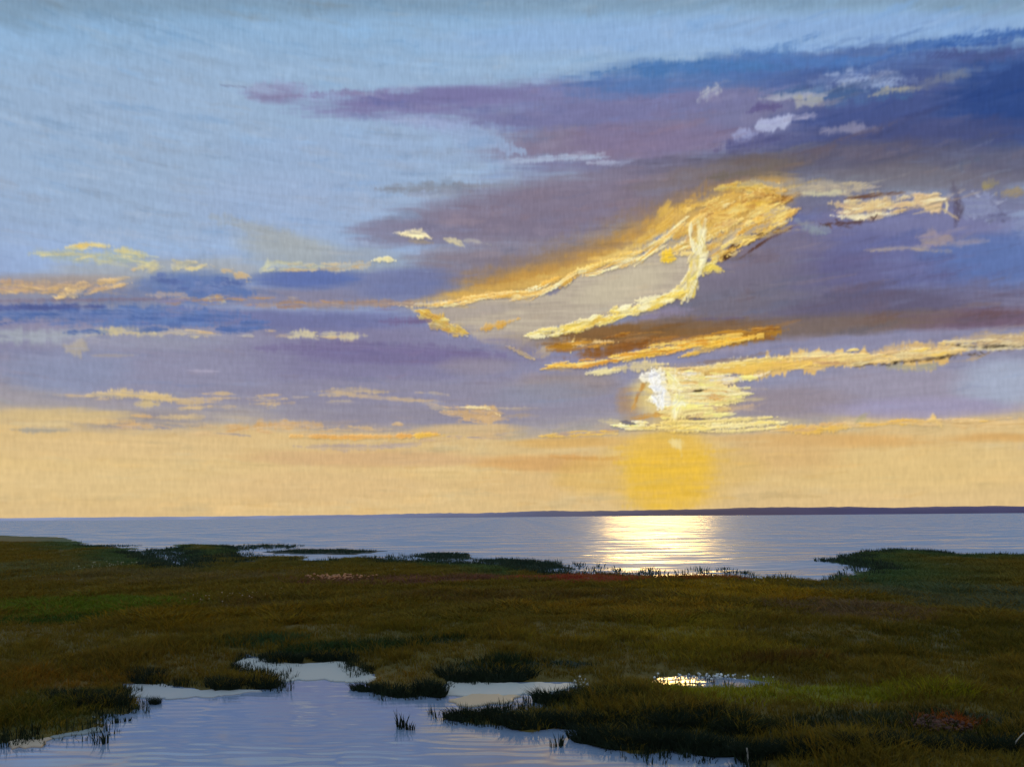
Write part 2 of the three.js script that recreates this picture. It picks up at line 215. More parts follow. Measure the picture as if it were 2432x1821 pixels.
  streak([[1.10, 18.34], [2.69, 18.46], [4.28, 19.13], [5.47, 19.79]], 0.39, 'f7efbe', { dry: 0.15, body: 1.2 }); streak([[-0.88, 19.00], [3.09, 19.44], [6.66, 20.51]], 0.93, 'd6b060', { dry: 0.5, hex2: 'c8a05a', hard: 0.2 });
  streak([[5.08, 19.88], [8.22, 20.57], [10.93, 21.12], [13.22, 22.05], [14.73, 23.02]], 0.61, 'ecc564', { dry: 0.25, body: 1, hex2: 'f4df90' }); streak([[6.65, 19.60], [9.38, 20.23], [11.31, 20.72], [12.46, 21.51]], 0.32, 'f7eab0', { dry: 0.15, body: 1.3 }); streak([[10.94, 21.96], [13.23, 23.10], [14.74, 24.25]], 1.07, 'd8a848', { dry: 0.45, hex2: 'e6be62' }); streak([[12.48, 23.49], [13.62, 24.68]], 0.86, 'dcb35a', { dry: 0.5 });
  streak([[1.47, 15.13], [3.06, 15.47], [5.83, 15.69], [8.57, 16.09], [10.36, 16.86]], 0.57, 'f2dc80', { dry: 0.2, body: 1.2, hex2: 'f8efbe' }); streak([[6.62, 15.88], [8.96, 16.36], [10.59, 16.99]], 0.72, 'efcf60', { dry: 0.3, body: 1.2, hex2: 'f6e6a0' }); streak([[10.51, 16.71], [12.81, 17.34], [14.31, 17.86]], 0.72, 'f4e498', { dry: 0.25, body: 1.1 }); streak([[10.89, 16.04], [12.80, 16.56], [15.05, 16.54]], 0.72, '8f86a0', { dry: 0.3, a: 0.8 });
  patch([[-7.93, 16.81], [-6.05, 16.64], [-4.08, 15.73], [-3.53, 15.07], [-5.67, 15.11], [-7.00, 15.82]], 'e6bd4e', { body: 0.8, hex2: 'cf9a3c' }); streak([[-6.84, 15.97], [-5.27, 15.78], [-3.89, 15.14]], 0.36, 'f2dc86', { dry: 0.4, body: 1 }); streak([[-2.74, 15.59], [-0.91, 16.03], [0.45, 16.39]], 0.61, 'd9a448', { dry: 0.4, body: 0.6 }); streak([[-0.29, 14.25], [0.66, 13.80], [1.85, 13.26]], 0.36, 'e4be58', { dry: 0.4, body: 0.9 });
  streak([[1.85, 13.41], [3.84, 14.34], [5.43, 14.45]], 0.86, 'b8a690', { dry: 0.5 }); streak([[3.45, 14.05], [6.21, 14.35], [8.95, 14.39]], 0.50, 'dba040', { dry: 0.35, body: 0.8, hex2: 'efd090' }); streak([[5.10, 13.64], [5.27, 14.45], [5.43, 14.89]], 0.25, 'f0d890', { dry: 0.2, body: 1 });
  dabs([[-6.83, 17.35], [-2.48, 18.14], [2.29, 18.47], [5.47, 19.72], [11.32, 20.99], [14.36, 22.67]], 0.45, 44, ['ecc070', 'f2d48c', 'f6e6a8', 'e6b454', 'f7efbe', 'dba848'], { len: 2.0, width: 0.36, body: 1.1, dry: 0.45, turn: 6 });
  dabs([[1.47, 15.13], [5.83, 15.76], [10.36, 16.86], [14.31, 17.79]], 0.55, 44, ['f2dc80', 'f8efbe', 'efcf60', 'f6e6a0', 'e0b850'], { len: 1.6, width: 0.38, body: 1.2, dry: 0.4, turn: 12 });
  dabs([[-7.81, 16.67], [-4.09, 15.43]], 0.6, 26, ['ecc850', 'e6bd4e', 'cf9a3c', 'f4e08a', 'e8c45a'], { len: 1.0, width: 0.35, body: 0.8, turn: 20 });
  dabs([[3.05, 14.21], [9.34, 14.37], [14.66, 14.71], [21.13, 14.30]], 0.7, 34, ['b5802c', '8a6a4a', '94704c', '9a6c30', 'c9902f', '8c5826', 'dba040', 'a07040'], { len: 2.4, width: 0.35, body: 0.6, dry: 0.5, turn: 4 });
  // golden ridge over the sun
  streak([[3.35, 12.55], [6.20, 12.56], [8.94, 12.91], [11.64, 13.52], [14.28, 13.58]], 0.43, 'e7a742', { dry: 0.25, body: 1.2, hex2: 'f4d27a' }); streak([[9.32, 12.74], [12.02, 13.35], [14.65, 13.77], [17.59, 13.91], [20.44, 14.02]], 0.64, 'e9b23c', { dry: 0.25, body: 1.1, hex2: 'f2cd62' }); streak([[11.64, 13.89], [15.40, 14.16], [19.03, 14.29]], 0.32, 'f1ce6a', { dry: 0.3, body: 1 });
  streak([[14.27, 12.92], [16.50, 13.43], [18.31, 13.78]], 0.50, 'eebd4a', { dry: 0.2, body: 1.2 });
  dabs([[3.43, 12.63], [8.94, 12.98], [14.65, 13.70], [19.74, 14.01]], 0.35, 34, ['e7a742', 'f4d27a', 'e9b23c', 'f2cd62', 'c98830'], { len: 2.2, width: 0.26, body: 1.2, dry: 0.35, turn: 5 });
  // lavender banks below, both sides
  mass([30.71, 8.90], 15.03, 2.43, 1, '9b95a8', 0.98, 0.6); mass([36.75, 8.72], 5.37, 2.50, 0, 'a3adc4', 0.9, 0.6); mass([22.47, 8.73], 6.44, 1.57, 0, '958a94', 0.9, 0.6); mass([31.87, 7.62], 9.30, 1.07, 0, '9e97b6', 0.8, 0.6);
  mass([1.83, 9.98], 11.81, 2.50, 0, '928d9f', 0.98, 0.7); mass([5.00, 11.07], 5.37, 1.43, 0, '9a8c88', 0.7, 0.7); mass([3.02, 10.35], 5.73, 1.22, 0, '8c8fa4', 0.7, 0.7);
  mass([-13.40, 13.54], 15.03, 3.22, -2, '827e9f', 0.95, 0.8); mass([-9.59, 13.32], 10.02, 0.79, -2, '776f98', 0.85, 0.9); mass([-28.53, 11.38], 12.88, 3.22, 0, '8f8ea8', 0.9, 0.7); mass([-13.43, 10.20], 12.88, 1.50, -1, '8e8aa0', 0.85, 0.8); mass([-20.64, 15.54], 16.46, 1.00, -1, '6f74a4', 0.9, 0.8); mass([-33.49, 10.53], 6.80, 2.15, 0, '8a94b4', 0.7, 0.7);
  mass([-11.16, 8.37], 11.81, 1.29, -1, '8f8a9c', 0.9, 0.8); mass([-29.17, 7.43], 6.80, 0.86, 0, '918a92', 0.8, 0.8); mass([-2.92, 12.68], 3.94, 0.93, 0, '988f9a', 0.6, 0.6);
  streak([[-20.65, 13.38], [-13.40, 14.05], [-0.93, 13.58]], 0.93, '776d96', { dry: 0.35, a: 0.8 }); streak([[-11.10, 16.04], [-6.84, 16.26]], 0.57, '76668e', { dry: 0.4, a: 0.8 });
  // blue humps with pale rims on the left
  mass([-26.61, 18.35], 11.81, 1.43, 0, 'a7a9a8', 0.7, 0.8); mass([-32.05, 15.79], 10.74, 1.22, 0, '8f8f9c', 0.8, 0.8); mass([-13.36, 18.54], 8.23, 1.79, -2, '7d80a2', 0.85, 0.8); mass([-20.62, 17.25], 9.30, 0.93, 0, '857f94', 0.7, 0.8); mass([-28.21, 13.41], 12.88, 1.22, 0, '989aac', 0.6, 0.8);
  mass([-34.00, 16.40], 8.23, 0.93, 0, 'a59488', 0.8, 0.7); streak([[-38.40, 15.18], [-35.88, 15.76], [-34.00, 16.21]], 0.86, 'd2b07e', { dry: 0.45, hex2: 'c0a080' }); patch([[-34.61, 15.38], [-33.73, 16.08], [-32.73, 16.37], [-32.62, 16.02], [-33.18, 15.49], [-34.28, 15.25]], 'dab880', { body: 0.5, hex2: 'e6c88c' }); streak([[-31.90, 16.75], [-30.60, 17.09]], 0.57, 'd8b47c', { dry: 0.5 });
  mass([-17.76, 20.73], 6.08, 1.79, -12, 'a4aaac', 0.85, 0.6); mass([-12.59, 20.65], 4.29, 1.22, 0, '98a2b0', 0.8, 0.8); streak([[-23.65, 22.41], [-20.59, 21.88], [-16.30, 21.36]], 1.43, 'a3a9ac', { dry: 0.3, hard: 0.1, a: 0.7 });
  mass([-25.98, 17.24], 5.37, 1.57, 0, '6079b2', 0.95, 0.8); mass([-17.05, 18.88], 5.37, 1.00, 0, '5c70ae', 0.95, 0.6); mass([-8.76, 19.13], 5.01, 1.43, 0, '6f78a6', 0.9, 0.7); mass([-30.90, 15.97], 4.29, 0.79, 0, '7680a4', 0.9, 0.8);
  
  streak([[-35.86, 17.95], [-33.16, 18.30], [-29.69, 18.79], [-28.17, 18.59]], 0.93, 'bcbca0', { dry: 0.4, hex2: 'a8b4b0' }); streak([[-33.71, 18.73], [-32.31, 19.21], [-30.87, 19.32]], 0.50, 'e6d08a', { dry: 0.4, body: 0.3 }); streak([[-30.87, 19.08], [-29.39, 19.09], [-28.91, 18.92]], 0.64, 'd8cc94', { dry: 0.5 }); streak([[-33.16, 18.84], [-32.31, 19.18]], 0.43, 'edca74', { dry: 0.2 });
  streak([[-20.43, 19.22], [-19.90, 19.81], [-17.77, 19.76], [-14.84, 19.94]], 0.50, 'bfc0a8', { dry: 0.5 }); patch([[-20.40, 19.29], [-19.90, 20.01], [-19.48, 19.59], [-19.91, 19.21]], 'd0d0b0', { a: 0.8 }); streak([[-15.58, 19.75], [-13.72, 20.10], [-12.21, 20.27]], 0.93, 'c6b08c', { dry: 0.5, hex2: 'd0c0a0' });
  streak([[-20.63, 16.57], [-15.61, 17.13], [-8.00, 17.60]], 0.72, '9c8680', { dry: 0.5, hex2: 'b4906c' }); streak([[-38.89, 14.33], [-33.46, 15.32], [-25.34, 16.60]], 0.36, '82788c', { dry: 0.4 }); streak([[-28.50, 16.45], [-25.98, 16.78]], 0.50, 'ab9fa0', { dry: 0.5 }); patch([[-24.82, 16.73], [-23.29, 17.10], [-23.23, 16.51], [-24.36, 16.32]], 'd0c4a0', { a: 0.9 });
  streak([[-39.38, 13.49], [-34.29, 14.33], [-28.51, 15.09], [-22.02, 15.62]], 1.65, '5772ae', { dry: 0.35, hex2: '627cb6' }); streak([[-32.63, 13.83], [-28.20, 14.60], [-23.71, 14.90]], 0.79, '647fb8', { dry: 0.4 }); streak([[-38.89, 13.92], [-35.36, 14.53], [-31.19, 15.23]], 0.57, '525f9a', { dry: 0.3 });
  streak([[-38.90, 12.28], [-35.90, 12.49], [-32.36, 13.17]], 1.29, 'a2a8b4', { dry: 0.35, hard: 0.2 }); streak([[-32.36, 13.36], [-30.03, 13.72], [-27.90, 13.71]], 0.64, 'cfc19a', { dry: 0.5 }); streak([[-28.82, 13.74], [-26.64, 14.05], [-23.38, 14.12]], 0.43, 'd3b68c', { dry: 0.5, hex2: 'b8b0a8' }); patch([[-18.67, 14.80], [-16.21, 15.11], [-16.14, 14.47], [-18.17, 14.27]], 'd6caa6', { hex2: 'c0b8a8' }); streak([[-14.59, 14.71], [-12.63, 14.88]], 0.68, 'd2c6a2', { dry: 0.5 });
  patch([[-33.87, 12.46], [-32.64, 12.75], [-32.36, 12.21], [-32.93, 11.69], [-33.76, 11.84]], 'b4a894', { a: 0.85, hex2: 'a8a4a8' }); streak([[-32.37, 11.69], [-29.14, 12.12]], 0.29, 'a09aa0', { dry: 0.5 }); streak([[-26.02, 11.27], [-23.73, 11.38]], 0.21, 'a8a2b8', { dry: 0.4 });
  patch([[-9.97, 22.56], [-9.27, 22.74], [-8.57, 23.07], [-7.64, 23.08], [-6.55, 22.58], [-7.57, 22.41], [-8.74, 22.29]], 'f1e2b0', { body: 0.8, wear: 0.6 }); streak([[-5.45, 22.48], [-4.82, 22.36], [-4.11, 22.04]], 0.47, 'd8cca4', { dry: 0.4 }); streak([[-11.60, 20.65], [-10.68, 20.84], [-9.91, 20.74]], 0.43, 'ede0a4', { dry: 0.3, body: 0.6 }); streak([[-8.74, 22.23], [-6.79, 22.17]], 0.43, '9a8f86', { dry: 0.5 });
  dabs([[-38.40, 15.23], [-34.28, 15.86], [-30.30, 17.13]], 0.5, 22, ['d2b07e', 'c0a080', 'dcbc88', 'a59488'], { len: 1.6, width: 0.35, body: 0.3, dry: 0.5 }); dabs([[-29.70, 17.79], [-28.17, 18.40], [-24.67, 19.10]], 0.5, 16, ['c9bc98', 'd0b48a', 'b8b4a0', 'ddd09c'], { len: 0.9, width: 0.4, body: 0.3, dry: 0.6, turn: 14 }); dabs([[-25.00, 18.99], [-22.67, 18.77], [-20.62, 18.20]], 0.4, 10, ['c4b090', 'd0b48a', 'a8a8a8'], { len: 0.8, width: 0.34, body: 0.2, dry: 0.65, turn: 14 }); dabs([[-29.40, 17.14], [-25.33, 17.71], [-21.66, 17.75]], 0.8, 22, ['5f78b2', '6c80b4', '5a6ea8', '7484b4'], { len: 1.4, width: 0.5, body: 0.1, dry: 0.5 }); dabs([[-20.26, 19.31], [-15.58, 20.02], [-12.21, 20.34]], 0.5, 20, ['bfc0a8', 'c6b08c', 'a8aeb0', 'd0c0a0'], { len: 1.3, width: 0.3, body: 0.3, dry: 0.5 });
  dabs([[-35.86, 17.89], [-32.03, 18.72], [-28.17, 18.72]], 0.5, 18, ['bcbca0', 'a8b4b0', 'd8cc94', 'c8c49a'], { len: 1.6, width: 0.3, body: 0.2, dry: 0.5 }); dabs([[-32.64, 13.26], [-28.21, 13.81], [-20.65, 14.36], [-13.39, 14.85]], 0.4, 22, ['cfc19a', 'd3b68c', 'b8b0a8', 'a8a4a8'], { len: 1.6, width: 0.26, body: 0.2, dry: 0.6, turn: 3 });
  dabs([[-29.11, 15.91], [-23.36, 16.76], [-9.55, 17.47]], 0.5, 22, ['9c8680', 'b4906c', '8a86a8', '7c88b8', 'a89a94'], { len: 1.8, width: 0.3, body: 0.1, dry: 0.6, turn: 3 }); dabs([[-37.43, 13.11], [-29.12, 14.62], [-20.64, 15.54]], 0.9, 22, ['5772ae', '6a7cb4', '4f6aa8', '7a80b0'], { len: 3, width: 0.4, body: 0, dry: 0.5, turn: 3 });
  dabs([[-33.51, 8.60], [-25.39, 9.02], [-11.15, 10.20], [-4.92, 9.69]], 0.8, 30, ['d6bc8c', 'c8b090', 'b0a49c', 'a098a4', 'cbb08c'], { len: 2.4, width: 0.3, body: 0.1, dry: 0.6, turn: 4 }); dabs([[-37.47, 6.83], [-29.17, 7.19], [-15.68, 7.13], [-0.98, 7.05]], 0.8, 44, ['d4b486', 'c0a690', 'aa9e98', 'd8b888', '9c949c', 'd2aa78'], { len: 2.8, width: 0.34, body: 0.1, dry: 0.55, turn: 3 });
  // golden band over the water: left slips, peach bars
  mass([-34.34, 7.24], 7.51, 0.93, 0, 'd4ba88', 0.95, 0.8); mass([-29.18, 5.37], 15.03, 1.29, 0, 'dcbe8a', 0.9, 0.6); mass([-30.69, 2.75], 17.89, 1.79, 0, 'dfc28c', 0.9, 0.3); mass([-15.72, 2.57], 11.81, 1.79, 0, 'ddbc88', 0.8, 0.4); mass([-11.95, 4.90], 11.81, 0.86, -1, 'd3ae80', 0.9, 0.6);
  streak([[-32.21, 8.97], [-30.06, 9.23], [-26.36, 9.10]], 0.72, 'dcc088', { dry: 0.4, body: 0.4 }); streak([[-29.16, 8.55], [-28.25, 8.62]], 0.72, 'cdb78a', { dry: 0.5 }); streak([[-16.39, 10.24], [-13.80, 10.49], [-10.76, 10.43]], 0.50, 'd0b892', { dry: 0.5 }); streak([[-14.92, 10.15], [-9.61, 9.85], [-5.71, 9.68]], 0.36, 'c6ae90', { dry: 0.5 });
  patch([[-4.93, 9.30], [-2.15, 9.39], [-0.96, 8.92], [-0.57, 8.06], [-2.56, 7.76], [-4.54, 8.14]], 'd3ae7e', { hex2: 'c9a880', wear: 1.3 }); streak([[-4.73, 9.23], [-2.15, 9.23], [-1.13, 8.61]], 0.29, 'ead6a0', { dry: 0.3, body: 0.7 }); mass([-3.75, 7.48], 5.01, 0.50, 0, 'd0b488', 0.9, 0.8);
  streak([[-36.96, 6.59], [-33.79, 6.76]], 0.36, 'dcc494', { dry: 0.4 }); streak([[-36.97, 6.15], [-33.80, 6.36]], 0.50, 'b0a694', { dry: 0.4 }); streak([[-29.17, 7.26], [-27.01, 7.11], [-24.43, 7.45]], 0.72, 'a89e98', { dry: 0.4 }); streak([[-27.94, 7.68], [-24.75, 7.86]], 0.50, 'd2b88c', { dry: 0.5 });
  streak([[-23.10, 6.87], [-20.70, 7.33], [-17.14, 7.61], [-15.68, 7.50]], 0.79, 'd6ac74', { dry: 0.4, hex2: 'dcb888' }); streak([[-18.23, 6.60], [-13.45, 6.65], [-9.25, 6.79], [-6.36, 6.97]], 0.43, 'e2a95a', { dry: 0.3, body: 0.7 }); streak([[-8.47, 6.84], [-6.52, 6.97]], 0.47, 'edbe54', { dry: 0.2, body: 0.7 }); streak([[-17.88, 5.79], [-11.95, 5.83], [-8.09, 6.18]], 0.57, 'b8a496', { dry: 0.5 });
  mass([2.97, 4.49], 7.16, 0.86, -1, 'd4a468', 0.8, 0.5); mass([0.58, 2.54], 7.16, 1.43, 0, 'dbb880', 0.7, 0.3); mass([5.36, 6.23], 6.44, 0.57, 1, 'd6ac68', 0.9, 0.6); streak([[2.20, 6.79], [5.37, 6.89], [8.89, 6.89]], 0.32, 'e6bc60', { dry: 0.4, body: 0.6 }); streak([[2.98, 5.13], [7.70, 4.74], [10.03, 4.85]], 0.43, 'd2a060', { dry: 0.5 });
  mass([28.88, 3.40], 15.03, 2.36, 0, 'dfc084', 0.9, 0.3); mass([25.76, 5.66], 10.74, 0.72, -1, 'd9ac6c', 0.85, 0.6); mass([35.96, 5.17], 5.37, 0.50, 0, 'd6a868', 0.85, 0.6); mass([22.44, 4.75], 5.73, 2.15, 0, 'd8b278', 0.8, 0.5);
  dabs([[-5.72, 8.84], [-0.97, 8.26]], 0.8, 20, ['d3ae7e', 'c9a880', 'dcb888', 'b8a498'], { len: 1.6, width: 0.32, body: 0.3, dry: 0.5 }); dabs([[2.99, 6.85], [9.28, 7.11]], 0.4, 12, ['d6ac68', 'e6bc60', 'b8a090'], { len: 2, width: 0.26, body: 0.2, dry: 0.5, turn: 3 });
  // clouds right of the sun
  patch([[13.14, 11.88], [16.63, 11.82], [19.01, 12.08], [21.81, 12.41], [24.83, 12.39], [28.32, 11.87], [30.73, 12.10], [33.20, 11.96], [34.94, 11.27], [32.46, 10.58], [29.20, 11.10], [26.02, 10.89], [22.48, 11.01], [19.71, 11.02], [16.11, 10.97]], 'dcb470', { wear: 1.6, hex2: 'e6c684' });
  streak([[28.32, 11.60], [30.73, 11.97], [33.31, 11.63]], 1.07, 'cfae7c', { dry: 0.3, hex2: 'd6bc90' }); streak([[33.86, 12.12], [36.00, 11.98], [39.24, 11.34]], 0.93, 'bfa276', { dry: 0.5, hex2: 'cbb288' }); streak([[31.89, 11.23], [34.13, 11.51], [38.02, 11.05]], 0.47, 'e0d0a4', { dry: 0.7 }); streak([[26.44, 11.47], [28.93, 11.40], [31.60, 11.34]], 0.50, 'e8d49c', { dry: 0.6 });
  streak([[28.93, 10.86], [31.31, 10.46], [33.02, 10.51]], 0.64, 'aaa48c', { dry: 0.5 }); streak([[28.93, 11.26], [31.60, 11.01], [34.13, 11.13]], 0.29, '6d5638', { dry: 0.78 }); streak([[33.58, 11.78], [35.47, 11.44], [38.02, 11.17]], 0.32, '3f3528', { dry: 0.78 }); streak([[27.07, 11.13], [28.63, 11.10]], 0.29, '604424', { dry: 0.7 });
  dabs([[14.64, 11.58], [20.42, 11.89], [25.80, 11.74], [30.73, 11.58], [33.58, 11.59]], 0.55, 60, ['f0d278', 'e6c684', 'd9b272', 'f4e2a0', 'cfae7c', 'efc860', 'e8d49c', 'c9a070'], { len: 2.2, width: 0.34, body: 0.8, dry: 0.45, turn: 6 });
  dabs([[33.31, 12.01], [38.27, 11.32]], 0.35, 20, ['bfa276', 'cbb288', 'e0d0a4', 'd4bc8c'], { len: 1.8, width: 0.3, body: 0.5, dry: 0.6, turn: 4 }); dabs([[28.32, 11.00], [33.58, 11.01], [38.27, 11.08]], 0.12, 22, ['3f3528', '574430', '6d5638'], { len: 0.5, width: 0.14, body: 0.2, dry: 0.7, turn: 60 });
  streak([[14.26, 11.38], [17.58, 12.04], [21.81, 12.20]], 0.79, 'f0d278', { dry: 0.3, body: 1, hex2: 'f4e2a0' }); streak([[16.48, 11.46], [20.42, 11.68], [23.83, 11.66]], 0.93, 'efc860', { dry: 0.3, body: 0.8, hex2: 'e8bc5c' }); streak([[14.63, 10.76], [17.57, 10.73], [20.41, 10.96], [21.11, 11.20]], 0.47, 'efe6d0', { dry: 0.35, body: 1.1 }); streak([[22.49, 12.35], [25.15, 12.29], [26.76, 12.05]], 0.32, 'ecd8a0', { dry: 0.4 }); streak([[25.15, 11.81], [27.08, 11.74], [28.32, 11.74]], 0.57, 'edd28a', { dry: 0.4, body: 0.6 });
  streak([[15.02, 12.36], [19.01, 12.37], [21.12, 12.76]], 0.36, '8d7a74', { dry: 0.4, a: 0.8 });
  streak([[25.88, 22.66], [27.47, 22.06], [29.01, 21.88], [30.51, 22.05]], 1.22, 'e3c88c', { dry: 0.3, body: 0.7, hex2: 'd6b884' }); streak([[25.88, 21.86], [27.46, 21.46], [29.91, 21.23]], 0.50, 'f2e6bc', { dry: 0.6, body: 0.7 }); patch([[30.99, 22.47], [32.82, 21.95], [33.21, 21.16], [32.81, 20.61], [31.15, 21.44]], 'e0c492', { body: 0.6, hex2: 'cdb090' }); streak([[33.04, 21.78], [33.26, 21.04], [33.15, 20.66]], 0.25, 'f0e0b0', { dry: 0.3 });
  dabs([[25.88, 22.29], [28.40, 21.89], [32.82, 21.54]], 0.7, 30, ['e3c88c', 'd6b884', 'f2e6bc', 'cdb090', 'e8d098', 'b09c88'], { len: 1.2, width: 0.34, body: 0.7, dry: 0.45, turn: 14 }); dabs([[22.59, 24.32], [28.41, 23.02]], 0.6, 14, ['b2a694', 'c4b494', '9a9490', 'a8a0a0'], { len: 2, width: 0.35, body: 0.2, dry: 0.5 }); dabs([[33.92, 21.00], [36.06, 20.20]], 0.9, 16, ['8c94b6', '7a80a8', '9aa0bc', '6a6c90'], { len: 1, width: 0.4, body: 0.2, turn: 40 }); dabs([[24.57, 21.40], [29.00, 21.04]], 0.3, 18, ['5a4446', '4a3430', '705850'], { len: 0.5, width: 0.16, body: 0, dry: 0.7, turn: 60 });
  streak([[25.55, 21.36], [26.83, 21.14], [28.39, 21.04]], 0.50, '5a4446', { dry: 0.72 }); streak([[22.58, 23.96], [25.24, 23.92], [27.48, 23.26], [28.71, 22.78]], 1.15, 'b2a694', { dry: 0.35, hex2: 'c4b494', hard: 0.2 }); streak([[23.46, 23.81], [24.91, 23.44], [26.53, 23.33]], 0.50, 'd2cca8', { dry: 0.3 }); streak([[21.91, 24.55], [23.93, 24.34]], 0.79, '9a9490', { dry: 0.4, a: 0.8 });
  streak([[26.52, 22.85], [29.02, 22.66], [30.81, 22.40]], 0.32, '6e5040', { dry: 0.5 }); patch([[34.20, 21.22], [35.28, 21.47], [36.06, 20.77], [35.95, 19.66], [34.73, 19.66], [34.08, 20.39]], '8c94b6', { wear: 2, hex2: '7a80a8' }); streak([[35.28, 21.86], [36.07, 21.72]], 0.93, '9c9068', { dry: 0.5 }); streak([[36.32, 21.09], [37.64, 20.81]], 0.79, '9a8c74', { dry: 0.5 }); streak([[33.66, 22.20], [33.92, 20.71], [33.75, 19.88]], 0.64, '544a5c', { dry: 0.6, a: 0.8 }); streak([[35.26, 19.88], [37.08, 19.39]], 0.72, '5c5c7c', { dry: 0.7 });
  streak([[30.80, 20.92], [32.81, 21.02], [33.92, 20.02]], 0.21, 'c8b490', { dry: 0.4 }); streak([[23.58, 21.81], [24.57, 21.34], [25.54, 20.86]], 0.93, '8e9aa4', { dry: 0.5, a: 0.8 });
  streak([[19.12, 25.03], [20.53, 25.01], [21.91, 24.55]], 0.50, 'a8a298', { dry: 0.4, a: 0.8 }); streak([[16.23, 25.84], [19.12, 25.77], [22.59, 25.29]], 0.79, '746a60', { dry: 0.4, a: 0.8 });
  // the sun behind its rags of cloud, and the bright line at the foot of the bank
  mass([14.62, 9.94], 4.65, 2.50, 0, 'd8b26c', 0.95, 0.6); mass([10.15, 9.46], 1.43, 1.65, 0, 'b48a58', 0.6, 1.1); mass([12.75, 10.04], 3.22, 2.15, 0, 'ecd68c', 0.8, 0.4); streak([[10.29, 8.08], [11.59, 8.27], [13.11, 8.36]], 0.43, 'c8944a', { dry: 0.6 }); 
  patch([[12.99, 11.89], [15.38, 11.39], [18.29, 10.61], [19.00, 9.84], [17.55, 8.67], [15.35, 7.81], [13.11, 7.98], [12.52, 9.67]], 'f0e09c', { body: 1, hex2: 'e4c884', wear: 1.5 }); streak([[13.13, 10.02], [16.10, 9.49], [18.99, 9.69]], 0.43, 'd8a860', { dry: 0.5 }); streak([[13.12, 8.89], [16.10, 8.90], [18.63, 9.05]], 0.50, 'f5ea8c', { dry: 0.4, body: 1 }); streak([[15.35, 8.22], [17.55, 8.38], [19.70, 8.69]], 0.50, 'cdb090', { dry: 0.4 }); streak([[13.51, 10.67], [16.11, 10.31], [19.35, 9.67]], 0.29, 'eedfb0', { dry: 0.3, body: 1 });
  dabs([[13.14, 11.70], [16.11, 11.16], [19.71, 11.02]], 0.6, 20, ['f0e09c', 'e4c884', 'f5ea8c', 'efe6d0'], { len: 2.2, width: 0.35, body: 1, turn: 6 }); dabs([[13.13, 10.02], [15.74, 9.81], [18.64, 9.42]], 1.0, 34, ['f0e09c', 'f5ea8c', 'eedfb0', 'd8a860', 'cdb090', 'f2e8b0'], { len: 2.2, width: 0.35, body: 1, turn: 8 }); dabs([[13.11, 8.21], [17.55, 8.38]], 0.5, 14, ['f2e6a0', 'e0c080', 'f5ea8c'], { len: 2, width: 0.3, body: 1, turn: 5 });
  dabs([[10.14, 8.43], [10.69, 10.13], [11.31, 11.04]], 0.35, 8, ['c08a44', 'cc9c54', 'b88240', 'd0a860'], { len: 0.9, width: 0.35, body: 0.2, turn: 12, a: 0.75 });
  patch([[10.85, 11.55], [11.78, 11.96], [13.06, 11.89], [13.35, 10.38], [13.27, 8.88], [12.28, 8.70], [11.68, 9.63], [11.99, 10.52]], 'f4f0e6', { body: 1, hex2: 'f6e8b4', wear: 1 }); dabs([[12.08, 11.49], [12.52, 10.24], [12.52, 9.29]], 0.7, 34, ['f6f4f2', 'ffffff', 'e6eaf0', 'f4f0e0'], { len: 0.9, width: 0.5, body: 1.2, turn: 60, dry: 0.2 }); dabs([[13.51, 11.31], [14.25, 9.96], [13.87, 8.48]], 0.8, 22, ['f8efc0', 'f5ea8c', 'f6e6a0', 'fbf4d4'], { len: 1.6, width: 0.4, body: 1, dry: 0.3, turn: 60 });
  streak([[6.59, 11.94], [7.76, 12.05], [8.93, 12.08]], 0.50, 'efe0a0', { dry: 0.4, body: 1 }); streak([[8.93, 12.23], [11.24, 12.35], [13.52, 12.38]], 0.64, 'eed68a', { dry: 0.35, body: 1 });
  streak([[7.34, 8.02], [9.67, 7.72]], 0.43, 'd8c89a', { dry: 0.6 }); streak([[9.51, 7.65], [12.35, 7.25], [15.35, 7.13], [18.98, 7.19], [22.45, 7.22]], 0.54, 'f6efc0', { dry: 0.2, body: 1.3, hex2: 'f4e080' }); streak([[12.73, 7.69], [16.82, 7.59], [21.77, 7.69]], 0.36, 'f3e08a', { dry: 0.3, body: 1.1 }); streak([[16.08, 6.80], [18.97, 6.74], [22.11, 6.87]], 0.32, 'f2dd90', { dry: 0.3, body: 1 }); streak([[21.63, 6.97], [23.79, 6.49], [27.35, 6.62]], 0.68, 'e6b95c', { dry: 0.2, body: 0.7 }); streak([[27.35, 6.55], [29.51, 6.67], [31.86, 6.76]], 0.43, 'd8b87c', { dry: 0.5 }); patch([[31.57, 6.45], [32.15, 6.94], [32.88, 6.61], [32.99, 6.21]], 'e8c47c', { body: 0.4 }); streak([[32.99, 6.34], [35.44, 6.14], [39.21, 5.92]], 0.72, 'dcb77c', { dry: 0.4, hex2: 'e4c48c' }); streak([[27.36, 6.90], [27.98, 7.41]], 0.64, 'b0a880', { dry: 0.5, a: 0.7 });
  dabs([[9.67, 7.49], [15.35, 7.28], [21.77, 7.26]], 0.3, 24, ['f6efc0', 'f4e080', 'f2dd90', 'fbf6da'], { len: 2.0, width: 0.26, body: 1.2, dry: 0.3, turn: 3 }); mass([17.54, 7.48], 8.23, 0.57, 0, 'ecd284', 0.5, 0.6); dabs([[22.11, 6.80], [27.67, 6.74], [32.99, 6.54], [38.24, 6.08]], 0.3, 26, ['e6b95c', 'dcb77c', 'e4c48c', 'd8b078'], { len: 2.0, width: 0.28, body: 0.5, dry: 0.5, turn: 3 });
